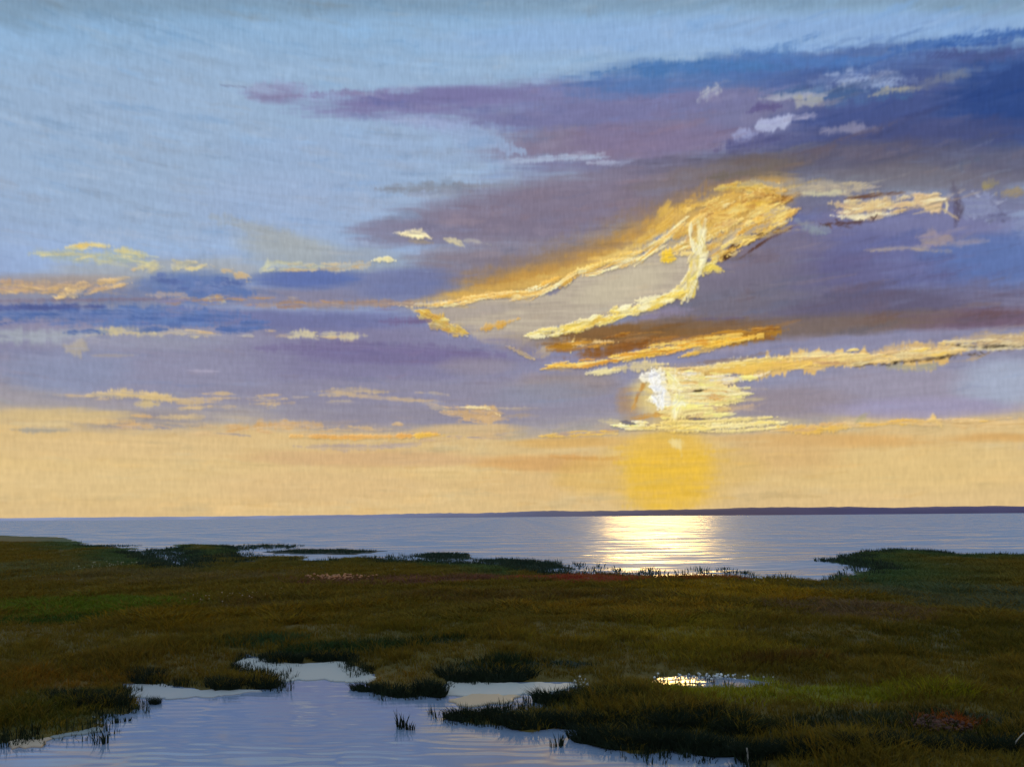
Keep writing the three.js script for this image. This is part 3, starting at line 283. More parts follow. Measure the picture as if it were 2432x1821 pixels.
  streak([[9.28, 7.88], [10.63, 7.61]], 0.32, '3c3020', { dry: 0.78 }); streak([[15.18, 10.06], [16.11, 10.16]], 0.36, '4a3a24', { dry: 0.78 }); streak([[14.61, 7.92], [16.45, 7.76]], 0.25, '5a4628', { dry: 0.78 });
  // column of deep yellow under the sun
  mass([13.08, 3.54], 6.26, 4.29, 0, 'e2b95e', 0.7, 0.3); mass([13.08, 3.73], 4.12, 4.47, 0, 'e9be4c', 0.85, 0.6);
  for (let i = 0; i < 40; i++) { const f = rnd(), el = lerp(6.3, 0.5, f), l = lerp(4.2, 2.8, f) * between(0.45, 1.05), c = 13.1 + between(-0.9, 0.9); streak([[c - l, el], [c, el + between(-0.1, 0.1)], [c + l, el]], 0.8, f > 0.2 && rnd() < 0.6 ? 'eabd42' : 'e5bb5a', { dry: 0.5, hard: 0, taper: 0.5, a: 0.7, jag: 0.4 }); }
  streak([[13.10, 6.15], [14.07, 5.81], [14.22, 5.24]], 0.79, 'ecd490', { dry: 0.5 }); mass([18.95, 3.76], 2.86, 1.79, 0, 'd9b670', 0.6, 0.5); mass([6.52, 3.26], 3.22, 1.79, 0, 'dcb464', 0.6, 0.5);
  handling(1800, 0.45, 0.4);
}

function finishSky() {
  const data = new Float32Array(SW * SH * 4), mean = [0, 0, 0];
  for (let y = UP - 1; y >= 0; y--) for (let x = 0; x < SW; x++) {
    const i = y * SW + x, l = y * SW + ((x + SW - 1) % SW), u = Math.min(UP - 1, y + 1) * SW + x;
    const grain = (fbm(x * 0.55, y * 0.3, 2) - 0.5) * 0.05 + (noise(x * 1.35, y * 0.16 + 90) - 0.5) * 0.05 + (noise(x * 0.03, y * 0.4) - 0.5) * 0.035;
    const ridgeShade = clamp((thick[i] - thick[l]) * 0.5 - (thick[i] - thick[u]) * -0.6, -0.5, 0.35), o = ((UP + y) * SW + x) * 4;  // light and shade of paint ridges, worked into the sky colour
    for (let c = 0; c < 3; c++) { const own = col[i * 3 + c], cool = clamp((col[i * 3 + 2] - col[i * 3]) * 5, 0, 1) * 0.1, v = toLinear(clamp(lerp(own, (col[i * 3] + col[i * 3 + 1] + col[i * 3 + 2]) / 3, cool) * (1 + grain + ridgeShade * 0.42), 0, 1.02)); data[o + c] = v; mean[c] += v / (SW * UP); }
    data[o + 3] = 1;
  }
  for (let i = 0; i < SW * UP; i++) { data[i * 4] = mean[0] * 0.8; data[i * 4 + 1] = mean[1] * 0.8; data[i * 4 + 2] = mean[2] * 0.8; data[i * 4 + 3] = 1; }
  const t = new THREE.DataTexture(data, SW, SH, THREE.RGBAFormat, THREE.FloatType);
  t.mapping = THREE.EquirectangularReflectionMapping; t.magFilter = t.minFilter = THREE.LinearFilter; t.needsUpdate = true;
  scene.background = t; scene.environment = t;
}
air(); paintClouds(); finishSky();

// ---------------------------------------------------------------- the lie of the land (metres, the sea and the pools at 0)
function tag(o, label, category, { group, kind } = {}) { Object.assign(o.userData, { label, category }); if (group) o.userData.group = group; if (kind) o.userData.kind = kind; return o; }
const names = {};
function numbered(n) { names[n] = (names[n] ?? -1) + 1; return names[n] ? n + '_' + String(names[n]).padStart(3, '0') : n; }
function add(o, name, parent = scene) { o.name = parent === scene ? numbered(name) : name; o.castShadow = o.receiveShadow = true; parent.add(o); return o; }

const SHORE = [[-127.80, -70.66], [-107.19, -85.51], [-90.79, -100.15], [-80.15, -104.40], [-61.79, -91.19], [-40.52, -63.29], [-33.71, -55.99], [-31.22, -54.83], [-25.27, -45.14], [-18.49, -35.25], [-15.25, -32.23], [-21.65, -43.66], [-26.86, -52.70], [-31.44, -62.70], [-29.15, -63.31], [-22.88, -55.08], [-14.78, -36.92], [-15.86, -40.62], [-13.74, -43.15], [-10.39, -36.44], [-9.81, -39.06], [-8.37, -39.31], [-6.35, -35.66], [-4.26, -35.09], [-1.69, -33.53], [0.65, -31.26], [1.26, -28.71], [2.50, -27.29], [4.00, -26.96], [5.82, -26.21], [8.32, -26.00], [9.90, -25.31], [11.32, -24.49], [13.45, -26.16], [15.67, -29.06], [16.57, -31.66], [16.46, -33.86], [19.69, -38.90], [22.44, -41.93], [25.06, -43.18], [26.03, -41.43], [25.22, -37.34], [27.69, -38.32], [28.06, -36.58], [41.39, -37.43], [62.08, -37.38], [300, -40], [300, 80], [-300, 80], [-300, -40]];
const POOL = [[-6.35, -6.98], [-5.95, -7.46], [-5.62, -7.48], [-5.31, -7.50], [-5.16, -7.64], [-4.84, -7.71], [-5.43, -8.68], [-5.01, -8.63], [-5.85, -10.13], [-5.40, -10.09], [-4.98, -9.97], [-4.46, -9.66], [-4.10, -9.70], [-3.47, -9.84], [-3.63, -10.41], [-4.02, -10.57], [-4.43, -10.71], [-4.74, -11.39], [-4.91, -12.23], [-4.51, -11.86], [-3.94, -11.39], [-3.67, -11.49], [-2.94, -11.58], [-2.56, -10.97], [-2.24, -10.61], [-2.04, -9.85], [-1.90, -9.54], [-1.48, -9.33], [-0.93, -9.41], [-0.95, -10.12], [-0.71, -10.03], [-0.49, -10.19], [-0.19, -10.07], [0.13, -10.09], [0.52, -9.99], [0.90, -10.01], [0.98, -9.60], [0.62, -9.27], [0.45, -9.04], [0.37, -8.65], [-0.14, -8.58], [-0.73, -8.42], [-0.60, -8.13], [-0.04, -7.94], [0.24, -7.72], [0.79, -7.81], [0.79, -7.42], [0.98, -7.07], [1.47, -7.06], [1.75, -7.00], [2.26, -6.93], [2.33, -6.65], [2.24, -6.11], [1.86, -4.56], [0.81, -3.03], [-1.73, -3.05], [-4.04, -4.12]];
const PUDDLE = [[1.98, -9.95], [2.35, -10.22], [2.81, -10.35], [3.33, -10.19], [3.71, -10.06], [4.04, -9.85], [3.28, -9.64], [2.49, -9.66]];
const ISLETS = [[[-17.74, -48.08], [-16.56, -51.16], [-12.14, -50.50], [-9.37, -48.13], [-10.79, -44.84], [-14.88, -45.94]], [[-6.38, -42.22], [-5.22, -45.19], [-2.94, -43.79], [-2.65, -39.48], [-4.77, -38.88]], [[-1.95, -36.61], [-0.44, -37.97], [1.77, -34.78], [2.68, -31.34], [0.75, -32.67]]];
function within(poly, x, z) {                                        // distance to the outline, positive inside
  let inside = false, d = 1e18;
  for (let i = 0, j = poly.length - 1; i < poly.length; j = i++) {
    const [ax, az] = poly[i], [bx, bz] = poly[j], dx = bx - ax, dz = bz - az;
    if ((az > z) !== (bz > z) && x < (dx * (z - az)) / dz + ax) inside = !inside;
    const w = clamp(((x - ax) * dx + (z - az) * dz) / (dx * dx + dz * dz), 0, 1), ex = x - ax - dx * w, ez = z - az - dz * w; d = Math.min(d, ex * ex + ez * ez);
  }
  return inside ? Math.sqrt(d) : -Math.sqrt(d);
}
function dryness(x, z) {                                             // metres from the nearest water's edge, negative in the water
  const far = Math.max(-z - 8, 0);
  let s = within(SHORE, x, z) + (fbm(x * 0.5, z * 0.5, 3) - 0.5) * Math.min(3, far * 0.08);
  if (s > 0 && z > -14 && z < 0 && x > -12 && x < 8) s = Math.min(s, -within(POOL, x, z) + (fbm(x * 2.2 + 9, z * 2.2, 4) - 0.5) * 0.4, -within(PUDDLE, x, z) + (fbm(x * 3 + 9, z * 3, 3) - 0.5) * 0.25);
  return s;
}
function height(x, z, s = dryness(x, z)) {
  if (s < 0) return -0.4 * smoothstep(-s, 0, 1.2) - 0.004;
  const soft = 0.03 * smoothstep(s, 0, 0.1) + 0.08 * smoothstep(s, 0.05, 1.6);
  return soft + smoothstep(s, 0, 2) * ((fbm(x * 0.35, z * 0.35, 3) - 0.5) * 0.1 + (noise(x * 1.7, z * 1.7) - 0.5) * 0.05);
}
// what grows where: centre x, z, half widths, colour (golden beds include painted sun glow)
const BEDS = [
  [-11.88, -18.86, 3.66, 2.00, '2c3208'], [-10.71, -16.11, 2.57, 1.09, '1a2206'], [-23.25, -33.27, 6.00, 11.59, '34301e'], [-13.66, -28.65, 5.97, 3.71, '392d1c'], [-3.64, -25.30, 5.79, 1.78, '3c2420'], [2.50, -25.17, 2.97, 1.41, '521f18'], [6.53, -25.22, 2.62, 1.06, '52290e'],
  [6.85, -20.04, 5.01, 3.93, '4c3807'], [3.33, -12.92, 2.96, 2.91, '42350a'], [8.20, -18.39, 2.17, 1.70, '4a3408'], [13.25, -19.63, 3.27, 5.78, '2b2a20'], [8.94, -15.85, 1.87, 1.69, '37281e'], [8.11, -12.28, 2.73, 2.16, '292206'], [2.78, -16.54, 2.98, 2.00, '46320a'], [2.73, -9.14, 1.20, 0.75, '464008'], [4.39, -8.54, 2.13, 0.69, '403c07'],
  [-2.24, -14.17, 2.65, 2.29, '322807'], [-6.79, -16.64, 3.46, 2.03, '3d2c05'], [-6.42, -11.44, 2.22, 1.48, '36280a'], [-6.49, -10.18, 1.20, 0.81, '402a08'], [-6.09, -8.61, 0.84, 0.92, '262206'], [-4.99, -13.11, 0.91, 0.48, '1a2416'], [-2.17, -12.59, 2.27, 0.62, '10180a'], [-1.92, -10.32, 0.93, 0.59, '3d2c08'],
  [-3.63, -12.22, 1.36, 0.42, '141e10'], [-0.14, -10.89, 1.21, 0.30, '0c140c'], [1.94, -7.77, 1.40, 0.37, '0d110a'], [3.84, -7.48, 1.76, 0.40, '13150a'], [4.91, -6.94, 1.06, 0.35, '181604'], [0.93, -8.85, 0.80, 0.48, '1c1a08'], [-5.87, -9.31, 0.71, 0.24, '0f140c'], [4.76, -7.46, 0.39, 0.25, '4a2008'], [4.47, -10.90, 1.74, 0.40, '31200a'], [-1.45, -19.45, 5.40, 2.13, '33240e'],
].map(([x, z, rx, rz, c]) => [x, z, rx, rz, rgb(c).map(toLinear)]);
const BASE = rgb('382b0b').map(toLinear), SHALLOWS = rgb('1d2b1c').map(toLinear), tone = new THREE.Color();
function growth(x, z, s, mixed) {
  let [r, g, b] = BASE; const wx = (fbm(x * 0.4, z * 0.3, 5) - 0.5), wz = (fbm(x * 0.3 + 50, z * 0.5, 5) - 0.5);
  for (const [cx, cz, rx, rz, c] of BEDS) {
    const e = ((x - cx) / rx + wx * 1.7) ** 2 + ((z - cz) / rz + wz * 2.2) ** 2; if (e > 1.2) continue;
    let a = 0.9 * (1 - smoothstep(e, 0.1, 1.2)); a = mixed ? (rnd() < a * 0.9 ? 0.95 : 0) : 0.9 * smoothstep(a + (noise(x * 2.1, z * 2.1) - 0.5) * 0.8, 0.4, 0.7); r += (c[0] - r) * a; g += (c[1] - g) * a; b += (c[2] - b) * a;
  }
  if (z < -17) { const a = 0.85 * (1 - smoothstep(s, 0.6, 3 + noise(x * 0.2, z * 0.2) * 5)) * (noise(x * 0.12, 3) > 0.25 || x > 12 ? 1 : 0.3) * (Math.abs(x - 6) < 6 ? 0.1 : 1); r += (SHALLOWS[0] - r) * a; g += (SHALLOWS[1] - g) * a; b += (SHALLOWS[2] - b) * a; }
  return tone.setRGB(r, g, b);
}

// ---------------------------------------------------------------- marsh ground
{
  const NX = 1000, ds = []; for (let d = -45; d < 4; d += 1.5) ds.push(d); for (let d = 4; d < 150; d *= 1.0098) ds.push(d); ds.push(160);
  const pos = new Float32Array((NX + 1) * ds.length * 3), cl = new Float32Array(pos.length), idx = [];
  ds.forEach((d, j) => {
    for (let i = 0; i <= NX; i++) {
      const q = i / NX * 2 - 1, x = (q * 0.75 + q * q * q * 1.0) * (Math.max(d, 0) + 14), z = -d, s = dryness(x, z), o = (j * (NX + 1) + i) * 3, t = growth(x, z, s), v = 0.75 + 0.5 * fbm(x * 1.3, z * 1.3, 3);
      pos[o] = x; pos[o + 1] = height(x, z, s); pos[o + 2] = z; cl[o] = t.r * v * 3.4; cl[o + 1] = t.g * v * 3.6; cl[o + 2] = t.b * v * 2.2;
      if (i && j) { const a = (j - 1) * (NX + 1) + i - 1, b = a + 1, c = a + NX + 1, e = c + 1; if (Math.max(pos[a * 3 + 1], pos[b * 3 + 1], pos[c * 3 + 1], pos[e * 3 + 1]) > -0.38) idx.push(a, b, e, a, e, c); }
    }
  });
  const g = new THREE.BufferGeometry(); g.setAttribute('position', new THREE.BufferAttribute(pos, 3)); g.setAttribute('color', new THREE.BufferAttribute(cl, 3)); g.setIndex(idx); g.computeVertexNormals();
  tag(add(new THREE.Mesh(g, new THREE.MeshStandardMaterial({ vertexColors: true, roughness: 0.95 })), 'marsh_ground'), 'dark olive brown salt marsh between the sea and the pool', 'marsh', { kind: 'structure' });
}

// ---------------------------------------------------------------- water
function rippleMap(n, sx, sy, seed) {
  const data = new Uint8Array(n * n * 4), P = 2 * Math.PI, w = [];
  let keep = seedState; seedState = seed;
  for (let i = 0; i < 26; i++) w.push([Math.round(between(-3, 3) * sx), Math.round(between(2, 16) * sy), between(0, P), 0]);
  seedState = keep;
  for (let y = 0; y < n; y++) for (let x = 0; x < n; x++) {
    let h = 0; for (const [kx, ky, p] of w) h += Math.sin(P * (kx * x + ky * y) / n + p) / Math.sqrt(ky + 1);
    const v = clamp(128 + h * 16, 0, 255), o = (y * n + x) * 4; data[o] = data[o + 1] = data[o + 2] = v; data[o + 3] = 255;
  }
  const t = new THREE.DataTexture(data, n, n); t.magFilter = t.minFilter = THREE.LinearFilter; t.wrapS = t.wrapT = THREE.RepeatWrapping; t.needsUpdate = true; return t;
}
function gustMap(n, seed) {                                           // streaks of ruffled and of smoother water, a tile of 35 m
  const data = new Uint8Array(n * n * 4), wrap = (f) => (x, y) => { const a = x / n, b = y / n; return lerp(lerp(f(x, y), f(x - n, y), a), lerp(f(x, y - n), f(x - n, y - n), a), b); }, g = wrap((x, y) => fbm(x * 0.028 + seed, y * 0.11, 4));
  for (let y = 0; y < n; y++) for (let x = 0; x < n; x++) { const v = 255 * lerp(0.2, 0.6, smoothstep(g(x, y), 0.42, 0.56)), o = (y * n + x) * 4; data[o] = data[o + 1] = data[o + 2] = v; data[o + 3] = 255; }
  const t = new THREE.DataTexture(data, n, n); t.magFilter = t.minFilter = THREE.LinearFilter; t.wrapS = t.wrapT = THREE.RepeatWrapping; t.repeat.set(0.2, 0.2); t.needsUpdate = true; return t;
}
function sheet(x0, x1, zs, nx, tile) {                               // a level sheet of water with uv in tiles
  const pos = [], uv = [], nor = [], idx = [];
  zs.forEach((z, j) => { for (let i = 0; i <= nx; i++) { const x = lerp(x0, x1, i / nx); pos.push(x, 0, z); uv.push(x / tile, z / tile); nor.push(0, 1, 0); if (i && j) { const c = j * (nx + 1) + i, a = c - nx - 2; idx.push(a, c, c - 1, a, a + 1, c); } } });
  const g = new THREE.BufferGeometry(); g.setAttribute('position', new THREE.Float32BufferAttribute(pos, 3)); g.setAttribute('uv', new THREE.Float32BufferAttribute(uv, 2)); g.setAttribute('normal', new THREE.Float32BufferAttribute(nor, 3)); g.setIndex(idx); return g;
}
const seaWater = new THREE.MeshPhysicalMaterial({ color: new THREE.Color().setRGB(0.29, 0.35, 0.45), roughness: 1, roughnessMap: gustMap(256, 31), ior: 2.2, bumpMap: rippleMap(512, 1, 1, 11), bumpScale: 0.6 });
const poolWater = new THREE.MeshPhysicalMaterial({ color: new THREE.Color().setRGB(0.28, 0.33, 0.42), roughness: 0.05, ior: 2.3, specularIntensity: 1, bumpMap: rippleMap(512, 1, 1, 23), bumpScale: 0.0055 });
const seaSheet = mergeGeometries([sheet(-160, 160, Array.from({ length: 60 }, (_, i) => -13.5 * Math.pow(20, i / 59)), 120, 7), sheet(-7000, 7000, [-270, -800, -3000, -7000], 8, 7), sheet(-7000, -160, [-13.5, -270], 4, 7), sheet(160, 7000, [-13.5, -270], 4, 7)]);
tag(add(new THREE.Mesh(seaSheet, seaWater), 'sea'), 'pale blue and lavender sea with a golden glitter path under the sun', 'sea', { kind: 'structure' });
const rows = (a, b, n) => Array.from({ length: n + 1 }, (_, i) => lerp(a, b, i / n));
tag(add(new THREE.Mesh(sheet(-11, 4.2, rows(-3, -12.5, 4), 4, 2.2), poolWater), 'tidal_pool'), 'pale blue tidal pool with ragged banks nearest the viewer', 'pool', { kind: 'structure' });
tag(add(new THREE.Mesh(sheet(1.6, 4.4, rows(-9.3, -10.8, 2), 2, 2.2).translate(0, 0.001, 0), poolWater), 'puddle'), 'thin bright puddle lying in the golden grass right of the pool', 'puddle', { kind: 'structure' });

// the marsh goes on behind the viewer and to both sides
tag(add(new THREE.Mesh(mergeGeometries([sheet(-7000, 7000, [6000, -2.5], 8, 7), sheet(-7000, -30, [-2.5, -13.4], 4, 7), sheet(30, 7000, [-2.5, -13.4], 4, 7)]).translate(0, 0.02, 0), new THREE.MeshStandardMaterial({ color: new THREE.Color().setRGB(0.07, 0.05, 0.012), roughness: 1 })), 'marsh_plain'), 'wide brown marsh plain behind and beside the viewer', 'marsh', { kind: 'structure' });

// ---------------------------------------------------------------- the far shore
{
  const pos = [], idx = [], tint = [], N = 420, D = 1500;
  for (let i = 0; i <= N; i++) {
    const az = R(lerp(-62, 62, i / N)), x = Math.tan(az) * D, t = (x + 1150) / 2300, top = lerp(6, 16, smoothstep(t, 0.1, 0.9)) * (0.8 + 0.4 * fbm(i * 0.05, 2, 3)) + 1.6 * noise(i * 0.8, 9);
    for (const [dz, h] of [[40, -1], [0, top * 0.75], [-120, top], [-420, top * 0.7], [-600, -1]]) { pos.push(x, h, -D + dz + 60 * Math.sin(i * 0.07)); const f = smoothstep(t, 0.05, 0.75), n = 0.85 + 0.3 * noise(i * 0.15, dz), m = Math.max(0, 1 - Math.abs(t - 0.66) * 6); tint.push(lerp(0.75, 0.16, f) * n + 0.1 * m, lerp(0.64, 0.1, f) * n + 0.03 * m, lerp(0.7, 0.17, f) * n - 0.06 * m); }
    if (i) for (let k = 0; k < 4; k++) { const a = (i - 1) * 5 + k, b = a + 5; idx.push(a, b, b + 1, a, b + 1, a + 1); }
  }
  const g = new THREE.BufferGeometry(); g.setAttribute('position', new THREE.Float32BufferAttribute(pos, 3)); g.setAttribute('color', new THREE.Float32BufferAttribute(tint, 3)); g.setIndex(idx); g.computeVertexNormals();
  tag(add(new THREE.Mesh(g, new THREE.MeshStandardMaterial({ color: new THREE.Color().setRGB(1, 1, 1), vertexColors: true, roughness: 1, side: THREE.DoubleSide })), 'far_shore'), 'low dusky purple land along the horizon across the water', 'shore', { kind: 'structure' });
}

// ---------------------------------------------------------------- sky reflections painted as pale sheets on the pool, and one grey green mudbank
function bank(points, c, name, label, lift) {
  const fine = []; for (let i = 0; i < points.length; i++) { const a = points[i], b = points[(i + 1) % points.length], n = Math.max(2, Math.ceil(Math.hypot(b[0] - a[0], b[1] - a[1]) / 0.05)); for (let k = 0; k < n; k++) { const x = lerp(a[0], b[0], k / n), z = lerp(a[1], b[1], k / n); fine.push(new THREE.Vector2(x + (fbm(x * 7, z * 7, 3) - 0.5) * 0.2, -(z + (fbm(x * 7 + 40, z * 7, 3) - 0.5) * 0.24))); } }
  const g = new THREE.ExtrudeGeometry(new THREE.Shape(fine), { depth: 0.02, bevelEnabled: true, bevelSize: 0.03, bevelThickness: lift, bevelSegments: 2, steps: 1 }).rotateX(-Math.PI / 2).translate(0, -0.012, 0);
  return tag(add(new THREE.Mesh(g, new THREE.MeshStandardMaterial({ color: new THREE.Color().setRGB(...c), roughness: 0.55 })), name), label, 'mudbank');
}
bank([[-4.47, -10.80], [-4.81, -11.79], [-4.48, -11.78], [-3.68, -11.31], [-2.92, -11.43], [-2.26, -10.54], [-2.10, -10.02], [-2.75, -10.20], [-3.36, -10.34], [-3.53, -10.12]], [0.56, 0.5, 0.4], 'mudbank', 'cream painted sky reflection at the far left corner of the pool', 0.012);
bank([[-5.75, -10.02], [-5.34, -10.00], [-4.46, -9.61], [-3.67, -9.64], [-4.15, -9.35], [-4.89, -9.28], [-5.32, -9.34]], [0.5, 0.45, 0.39], 'mudbank', 'thin pale grey painted sky reflection under the dark left bank of the pool', 0.01);
bank([[-0.93, -10.04], [-0.20, -9.96], [0.87, -9.87], [0.60, -9.46], [0.07, -9.33], [-0.57, -9.30], [-0.92, -9.36]], [0.6, 0.53, 0.42], 'mudbank', 'cream painted sky reflection between two dark banks right of the middle of the pool', 0.012);
bank([[-0.89, -8.99], [-0.64, -9.28], [-0.19, -9.29], [0.07, -9.19], [-0.06, -8.87], [-0.54, -8.76]], [0.64, 0.43, 0.24], 'mudbank', 'peach orange painted sky reflection just in front of the cream one', 0.016);
bank([[-5.66, -7.48], [-5.33, -7.53], [-5.19, -7.35], [-5.50, -7.30]], [0.6, 0.41, 0.25], 'mudbank', 'small peach painted sky reflection at the far left end of the pool', 0.014);
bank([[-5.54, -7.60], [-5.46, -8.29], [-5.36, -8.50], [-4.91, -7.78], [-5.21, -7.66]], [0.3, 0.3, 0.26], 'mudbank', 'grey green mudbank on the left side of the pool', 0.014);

// ---------------------------------------------------------------- grass
function blades(n, spread, tall, wide, lean, seed) {
  const keep = seedState, pos = [], idx = []; seedState = seed;
  for (let b = 0; b < n; b++) {
    const r = spread * Math.sqrt(rnd()), t = rnd() * 6.283, x = r * Math.cos(t), z = r * Math.sin(t), h = tall * between(0.55, 1), w = wide * between(0.6, 1.2), a = rnd() * 6.283, l = lean * h * between(0.3, 1), dx = Math.cos(t + between(-1, 1)), dz = Math.sin(t + between(-1, 1)), o = pos.length / 3;
    for (const [f, k] of [[0, 1], [0.5, 0.8], [1, 0]]) { const ox = x + dx * l * f * f, oz = z + dz * l * f * f, y = h * (f - 0.18 * lean * f * f); if (k) { pos.push(ox - Math.cos(a) * w * k, y, oz - Math.sin(a) * w * k, ox + Math.cos(a) * w * k, y, oz + Math.sin(a) * w * k); } else pos.push(ox, y, oz); }
    idx.push(o, o + 1, o + 3, o, o + 3, o + 2, o + 2, o + 3, o + 4);
  }
  seedState = keep;
  const g = new THREE.BufferGeometry(); g.setAttribute('position', new THREE.Float32BufferAttribute(pos, 3)); g.setIndex(idx); g.computeVertexNormals(); return g;
}
const leaf = (c = 0xffffff) => new THREE.MeshPhysicalMaterial({ color: c, roughness: 0.85, specularIntensity: 0.15, side: THREE.DoubleSide, transmission: 0.3, thickness: 0 });
{
  const near = [], far = [];
  for (let i = 0; i < 250000; i++) {
    const d = 4.5 * Math.pow(16, Math.pow(rnd(), 0.7)), x = between(-1.4, 1.4) * (d + 2), z = -d;
    const s = dryness(x, z); if (s < 0.02) continue;
    (d < 15 ? near : far).push([x, z, s]);
  }
  const m = new THREE.Matrix4(), q = new THREE.Quaternion(), up = new THREE.Vector3(0, 1, 0), c = new THREE.Color();
  const lay = (list, g, name, label, size) => {
    const o = new THREE.InstancedMesh(g, leaf(), list.length);
    list.forEach(([x, z, s], i) => {
      const k = size * between(0.6, 1.25) * (0.7 + 0.7 * smoothstep(fbm(x * 0.9 + 4, z * 0.9, 3), 0.35, 0.7)) * (0.55 + 0.45 * smoothstep(s, 0, 0.8));
      o.setMatrixAt(i, m.compose(new THREE.Vector3(x, height(x, z, s) - 0.01, z), q.setFromAxisAngle(up, rnd() * 6.28), new THREE.Vector3(k, k * between(0.7, 1.2), k)));
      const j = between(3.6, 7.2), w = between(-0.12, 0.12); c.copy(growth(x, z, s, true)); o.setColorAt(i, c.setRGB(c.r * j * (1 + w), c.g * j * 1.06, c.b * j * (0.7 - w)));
    });
    return tag(add(o, name), label, 'grass', { kind: 'stuff' });
  };
  lay(near, blades(9, 0.09, 0.17, 0.006, 0.9, 5), 'marsh_grass', 'short dark olive grass covering the marsh round the pool', 1);
  lay(far, blades(10, 0.22, 0.16, 0.014, 1.1, 6), 'marsh_grass', 'low brown grass covering the marsh towards the sea', 1.1);
}
{
  // sedge that stands in the shallows and frays the water's edge
  const shore = [], pool = [];
  for (let i = 0; i < 60000; i++) { const d = between(17, 62), x = between(-1, 1) * (d * 0.85 + 2), s = dryness(x, -d), patchy = noise(x * 0.16 + 7, d * 0.1); if (s > (x > 10 ? -0.8 : -2.2 - patchy * 3) && s < 1.2 && rnd() < smoothstep(patchy, 0.25, 0.6) * (s < 0 ? 0.5 : 0.9) && !(x > 2.5 && x < 16 && d < 40 && rnd() < 0.8)) shore.push([x, -d, s]); }
  for (let i = 0; i < 30000; i++) { const x = between(-8, 5), z = between(-12, -5), s = dryness(x, z); if (s > -0.3 && s < 0.12 && !(x > 1.7 && z < -9 && rnd() < 0.75) && rnd() < smoothstep(noise(x * 1.6, z * 1.6 + 30), 0.35, 0.75) * (s < -0.1 ? 0.35 : 1)) pool.push([x, z, s]); }
  const lay = (list, g, c, name, label) => {
    const o = new THREE.InstancedMesh(g, leaf(), list.length), m = new THREE.Matrix4(), q = new THREE.Quaternion(), up = new THREE.Vector3(0, 1, 0), t = new THREE.Color();
    list.forEach(([x, z, s], i) => { const k = between(0.6, 1.3); o.setMatrixAt(i, m.compose(new THREE.Vector3(x, Math.max(-0.02, height(x, z, s)), z), q.setFromAxisAngle(up, rnd() * 6.28), new THREE.Vector3(k, k * between(0.6, 1.3), k))); const v = between(0.5, 1.5); o.setColorAt(i, t.setRGB(c[0] * v * between(0.8, 1.2), c[1] * v, c[2] * v)); });
    return tag(add(o, name), label, 'sedge', { kind: 'stuff' });
  };
  lay(shore, blades(9, 0.25, 0.26, 0.018, 0.8, 61), [0.04, 0.06, 0.032], 'shore_sedge', 'dark green sedge fringing the sea edge of the marsh');
  lay(pool, blades(7, 0.05, 0.15, 0.006, 0.5, 62), [0.024, 0.034, 0.014], 'bank_sedge', 'thin dark sedge standing along the edge of the pool');
}
// islets off the shore
ISLETS.forEach((poly, n) => {
  const cx = poly.reduce((s, p) => s + p[0], 0) / poly.length, cz = poly.reduce((s, p) => s + p[1], 0) / poly.length, o = new THREE.Group(); o.position.set(cx, 0, cz);
  const shape = new THREE.Shape(poly.flatMap((p, i) => { const b = poly[(i + 1) % poly.length]; return [0, 0.25, 0.5, 0.75].map((f) => new THREE.Vector2(lerp(p[0], b[0], f) - cx + (rnd() - 0.5) * 0.5, -(lerp(p[1], b[1], f) - cz + (rnd() - 0.5) * 1.2))); }));
  add(new THREE.Mesh(new THREE.ExtrudeGeometry(shape, { depth: 0.02, bevelEnabled: true, bevelSize: 0.15, bevelThickness: 0.04, bevelSegments: 2 }).rotateX(-Math.PI / 2).translate(0, -0.03, 0), new THREE.MeshStandardMaterial({ color: new THREE.Color().setRGB(0.02, 0.03, 0.018), roughness: 0.9 })), 'mud', o);
  const parts = []; for (let i = 0; i < 9000 && parts.length < 260; i++) { const x = cx + between(-14, 14), z = cz + between(-14, 14); if (within(poly, x, z) > 0) parts.push(blades(8, 0.3, 0.22, 0.02, 0.8, 100 + i).translate(x - cx, 0.02, z - cz)); }
  add(new THREE.Mesh(mergeGeometries(parts), leaf(new THREE.Color().setRGB(0.035, 0.06, 0.035))), 'grass', o).userData.kind = 'stuff';
  tag(add(o, 'marsh_islet'), ['long thin green islet off the left half of the shore', 'short green islet near the middle of the shore', 'low green islet nearest the golden glitter path'][n], 'islet');
});

// ---------------------------------------------------------------- sedge tussocks that stand out along the banks
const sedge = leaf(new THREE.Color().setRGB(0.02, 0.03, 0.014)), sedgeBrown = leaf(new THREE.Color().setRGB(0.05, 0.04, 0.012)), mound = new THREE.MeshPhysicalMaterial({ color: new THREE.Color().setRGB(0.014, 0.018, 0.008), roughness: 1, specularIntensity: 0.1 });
function makeTussock(seed, wide, tall) {
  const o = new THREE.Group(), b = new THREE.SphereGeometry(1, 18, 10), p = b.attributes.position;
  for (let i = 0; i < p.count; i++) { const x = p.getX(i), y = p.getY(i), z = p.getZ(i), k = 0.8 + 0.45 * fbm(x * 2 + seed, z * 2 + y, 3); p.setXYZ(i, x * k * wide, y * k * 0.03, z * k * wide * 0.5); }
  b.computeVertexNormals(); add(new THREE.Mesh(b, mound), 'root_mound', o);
  add(new THREE.Mesh(blades(420, wide * 1.05, tall, 0.007, 1.1, seed).scale(1, 1, 0.55), sedge), 'blades', o).userData.kind = 'stuff';
  return o;
}
const NTH = ['first', 'second', 'third', 'fourth', 'fifth', 'sixth', 'seventh', 'eighth', 'ninth', 'tenth', 'eleventh', 'twelfth'];
const tussocks = [makeTussock(41, 0.3, 0.2), makeTussock(42, 0.36, 0.16), makeTussock(43, 0.24, 0.24)];
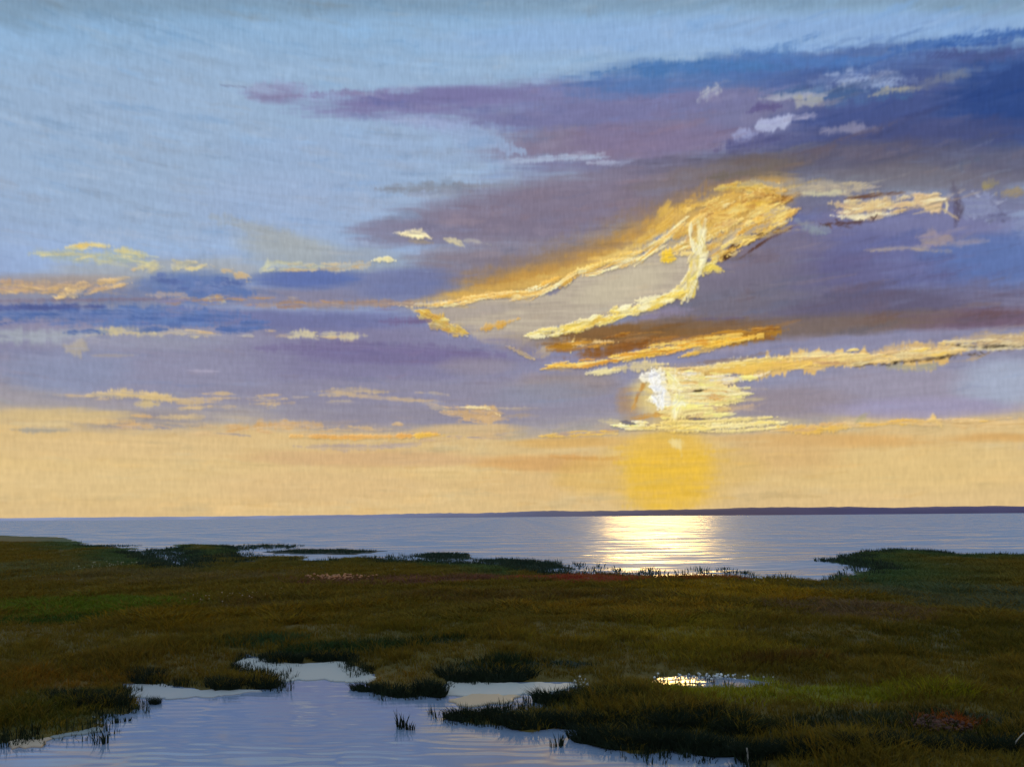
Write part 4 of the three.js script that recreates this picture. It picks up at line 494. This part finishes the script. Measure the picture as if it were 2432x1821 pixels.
function tussock([x, z], k, scale, label, group) {
  const o = tussocks[k].clone(); o.position.set(x, Math.max(0, height(x, z)) - 0.01, z); o.scale.setScalar(scale); o.rotation.y = ((k * 1.3 + x * 2) % 0.6) - 0.3; return tag(add(o, 'sedge_tussock'), label, 'tussock', { group });
}
tussock([-0.88, -10.26], 1, 1.15, 'dark green sedge tussock over the cream painted reflection, left one of two'); tussock([-0.15, -10.24], 1, 1.4, 'dark green sedge tussock over the cream painted reflection, right one of two');
tussock([-5.89, -8.95], 1, 1.2, 'dark sedge tussock on the left bank above the grey green mudbank'); tussock([-5.41, -8.89], 0, 1.1, 'dark sedge tussock on the left bank beside the open water'); tussock([-5.70, -10.35], 1, 1.2, 'dark sedge tussock topping the left bank over the thin pale painted reflection');
tussock([-4.87, -9.05], 2, 0.5, 'small dark tussock alone in the water off the left bank'); tussock([-4.28, -9.81], 0, 1, 'grey green tussock at the left end of the small headland'); tussock([-3.79, -9.96], 1, 1, 'grey green tussock at the right end of the small headland');
tussock([-2.13, -9.64], 0, 0.8, 'dark tussock at the corner of the middle headland'); tussock([-1.70, -9.48], 1, 1.1, 'wide dark tussock along the foot of the middle headland'); tussock([-1.18, -9.46], 0, 1.1, 'grey green tussock at the right end of the middle headland');
tussock([-0.57, -8.24], 1, 0.8, 'low sedge tussock at the tip of the dark tongue in the pool'); tussock([-0.19, -8.16], 0, 0.9, 'sedge tussock in the middle of the dark tongue in the pool'); tussock([0.22, -7.93], 0, 1.1, 'sedge tussock at the root of the dark tongue in the pool'); tussock([0.50, -8.95], 2, 1, 'upright tussock between the peach painted reflection and the right bank');
[[0.92, -7.39], [1.21, -7.24], [1.55, -7.20], [1.93, -7.13], [2.25, -7.04], [2.50, -6.80], [2.87, -6.79], [3.25, -6.78], [3.60, -6.75], [3.99, -6.76], [4.37, -6.69], [4.82, -6.68], [0.72, -7.92], [1.23, -8.05], [1.87, -7.69], [2.55, -7.51]].forEach((p, i) => tussock(p, i % 3, 1, i < 12 ? `blackish sedge tussock, ${NTH[i]} from the left along the near right waterline` : `blackish sedge tussock, ${NTH[i - 12]} from the left, set back behind the near right bank`, 'tussocks along the near right bank'));
[[-4.18, -11.62], [-3.83, -11.53], [-3.39, -11.67], [-3.00, -11.73]].forEach((p, i) => tussock(p, (i + 1) % 3, 0.95, `dark green tussock, ${NTH[i]} from the left above the far cream painted reflection`, 'tussocks along the far bank'));
// reeds standing in the pool
function reeds([x, z], n, tall, label) {
  const o = new THREE.Group(); o.position.set(x, -0.02, z);
  for (let i = 0; i < n; i++) add(new THREE.Mesh(blades(7, 0.035, tall * between(0.6, 1), 0.009, 0.35, 300 + i + Math.round(x * 10)).translate(between(-0.06, 0.06), 0, between(-0.05, 0.05)), sedge), 'reed', o);
  return tag(add(o, 'reed_tuft'), label, 'reeds');
}
reeds([-1.32, -7.90], 5, 0.28, 'taller of two green reed tufts standing in the open pool'); reeds([-1.18, -7.86], 4, 0.18, 'shorter of two green reed tufts standing in the open pool'); reeds([-4.60, -7.43], 3, 0.24, 'thin green reed tuft in the water off the left bank'); reeds([-4.82, -8.20], 3, 0.12, 'tiny reed tuft close under the left bank'); reeds([0.48, -7.25], 4, 0.2, 'reed tuft in the pool beside the near right bank');

// ---------------------------------------------------------------- flowers and seed heads, dry stems
function flowers(list, size, c, name, label, category, stem = 0.1) {
  const head = new THREE.IcosahedronGeometry(size, 1).scale(1, 0.8, 1).translate(0, stem, 0), st = new THREE.CylinderGeometry(size * 0.12, size * 0.16, stem, 5).translate(0, stem / 2, 0), g = mergeGeometries([head, st.toNonIndexed()].map((q) => (q.deleteAttribute('uv'), q)));
  const o = new THREE.InstancedMesh(g, new THREE.MeshStandardMaterial({ color: 0xffffff, roughness: 0.8 }), list.length), m = new THREE.Matrix4(), q = new THREE.Quaternion(), t = new THREE.Color();
  list.forEach(([x, z], i) => { const k = between(0.5, 1.3); o.setMatrixAt(i, m.compose(new THREE.Vector3(x, Math.max(0, height(x, z)), z), q.setFromEuler(new THREE.Euler(between(-0.4, 0.4), 0, between(-0.4, 0.4))), new THREE.Vector3(k, k, k))); const v = between(0.5, 1); o.setColorAt(i, t.setRGB(c[0] * v, c[1] * v, c[2] * v)); });
  return tag(add(o, name), label, category, { kind: 'stuff' });
}
const strew = (n, [x0, z0, rx, rz]) => Array.from({ length: n }, () => [x0 + rx * (rnd() + rnd() - 1), z0 + rz * (rnd() + rnd() - 1)]);
flowers(strew(60, [-8.20, -20.29, 1.97, 2.32]), 0.018, [0.7, 0.5, 0.3], 'marsh_flowers', 'scatter of pale peach flower heads on the brown grass left of centre', 'flowers');
flowers(strew(34, [-19.82, -32.95, 1.37, 3.04]), 0.032, [0.42, 0.38, 0.2], 'seed_heads', 'small group of yellowish seed heads near the far left shore', 'seed heads', 0.16);
flowers(strew(150, [-6.68, -25.53, 1.42, 1.09]), 0.045, [0.6, 0.25, 0.09], 'marsh_flowers', 'orange flower patch near the shore left of the middle', 'flowers', 0.12);
flowers(strew(28, [9.81, -24.26, 2.02, 1.15]), 0.03, [0.6, 0.55, 0.45], 'marsh_flowers', 'white flower heads on the shore right of the glitter path', 'flowers', 0.12);
flowers(strew(70, [3.00, -10.03, 1.04, 0.20]), 0.016, [0.9, 0.86, 0.75], 'marsh_flowers', 'white flower heads along the bright puddle', 'flowers', 0.07);
flowers(strew(24, [0.98, -9.65, 0.27, 0.36]), 0.014, [0.85, 0.8, 0.65], 'seed_heads', 'cream seed heads at the right end of the cream painted reflection', 'seed heads', 0.06);
flowers(strew(260, [4.74, -7.43, 0.41, 0.28]), 0.018, [0.11, 0.03, 0.012], 'signature_dots', 'added dull red dots standing for a painted signature in the dark grass at the lower right', 'signature', 0.05);  // added red dots where a painted signature lies, no real growth
const straw = new THREE.MeshStandardMaterial({ color: new THREE.Color().setRGB(0.42, 0.37, 0.28), roughness: 0.8 });
function stem(points, r, label) { return tag(add(new THREE.Mesh(new THREE.TubeGeometry(new THREE.CatmullRomCurve3(points.map((p) => new THREE.Vector3(...p))), 24, r, 6), straw), 'dry_stem'), label, 'stem'); }
{
  const [ax, az] = [4.97, -6.62], [bx, bz] = [2.33, -6.65];
  stem([[ax, 0.1, az], [ax + 0.01, 0.2, az], [ax + 0.06, 0.27, az], [ax + 0.16, 0.33, az - 0.03]], 0.005, 'curved pale dry stem at the lower right corner');
  stem([[bx, -0.02, bz], [bx + 0.004, 0.08, bz], [bx - 0.004, 0.17, bz]], 0.008, 'upright white dry stem at the end of the near right bank');
}

renderer.render(scene, camera);
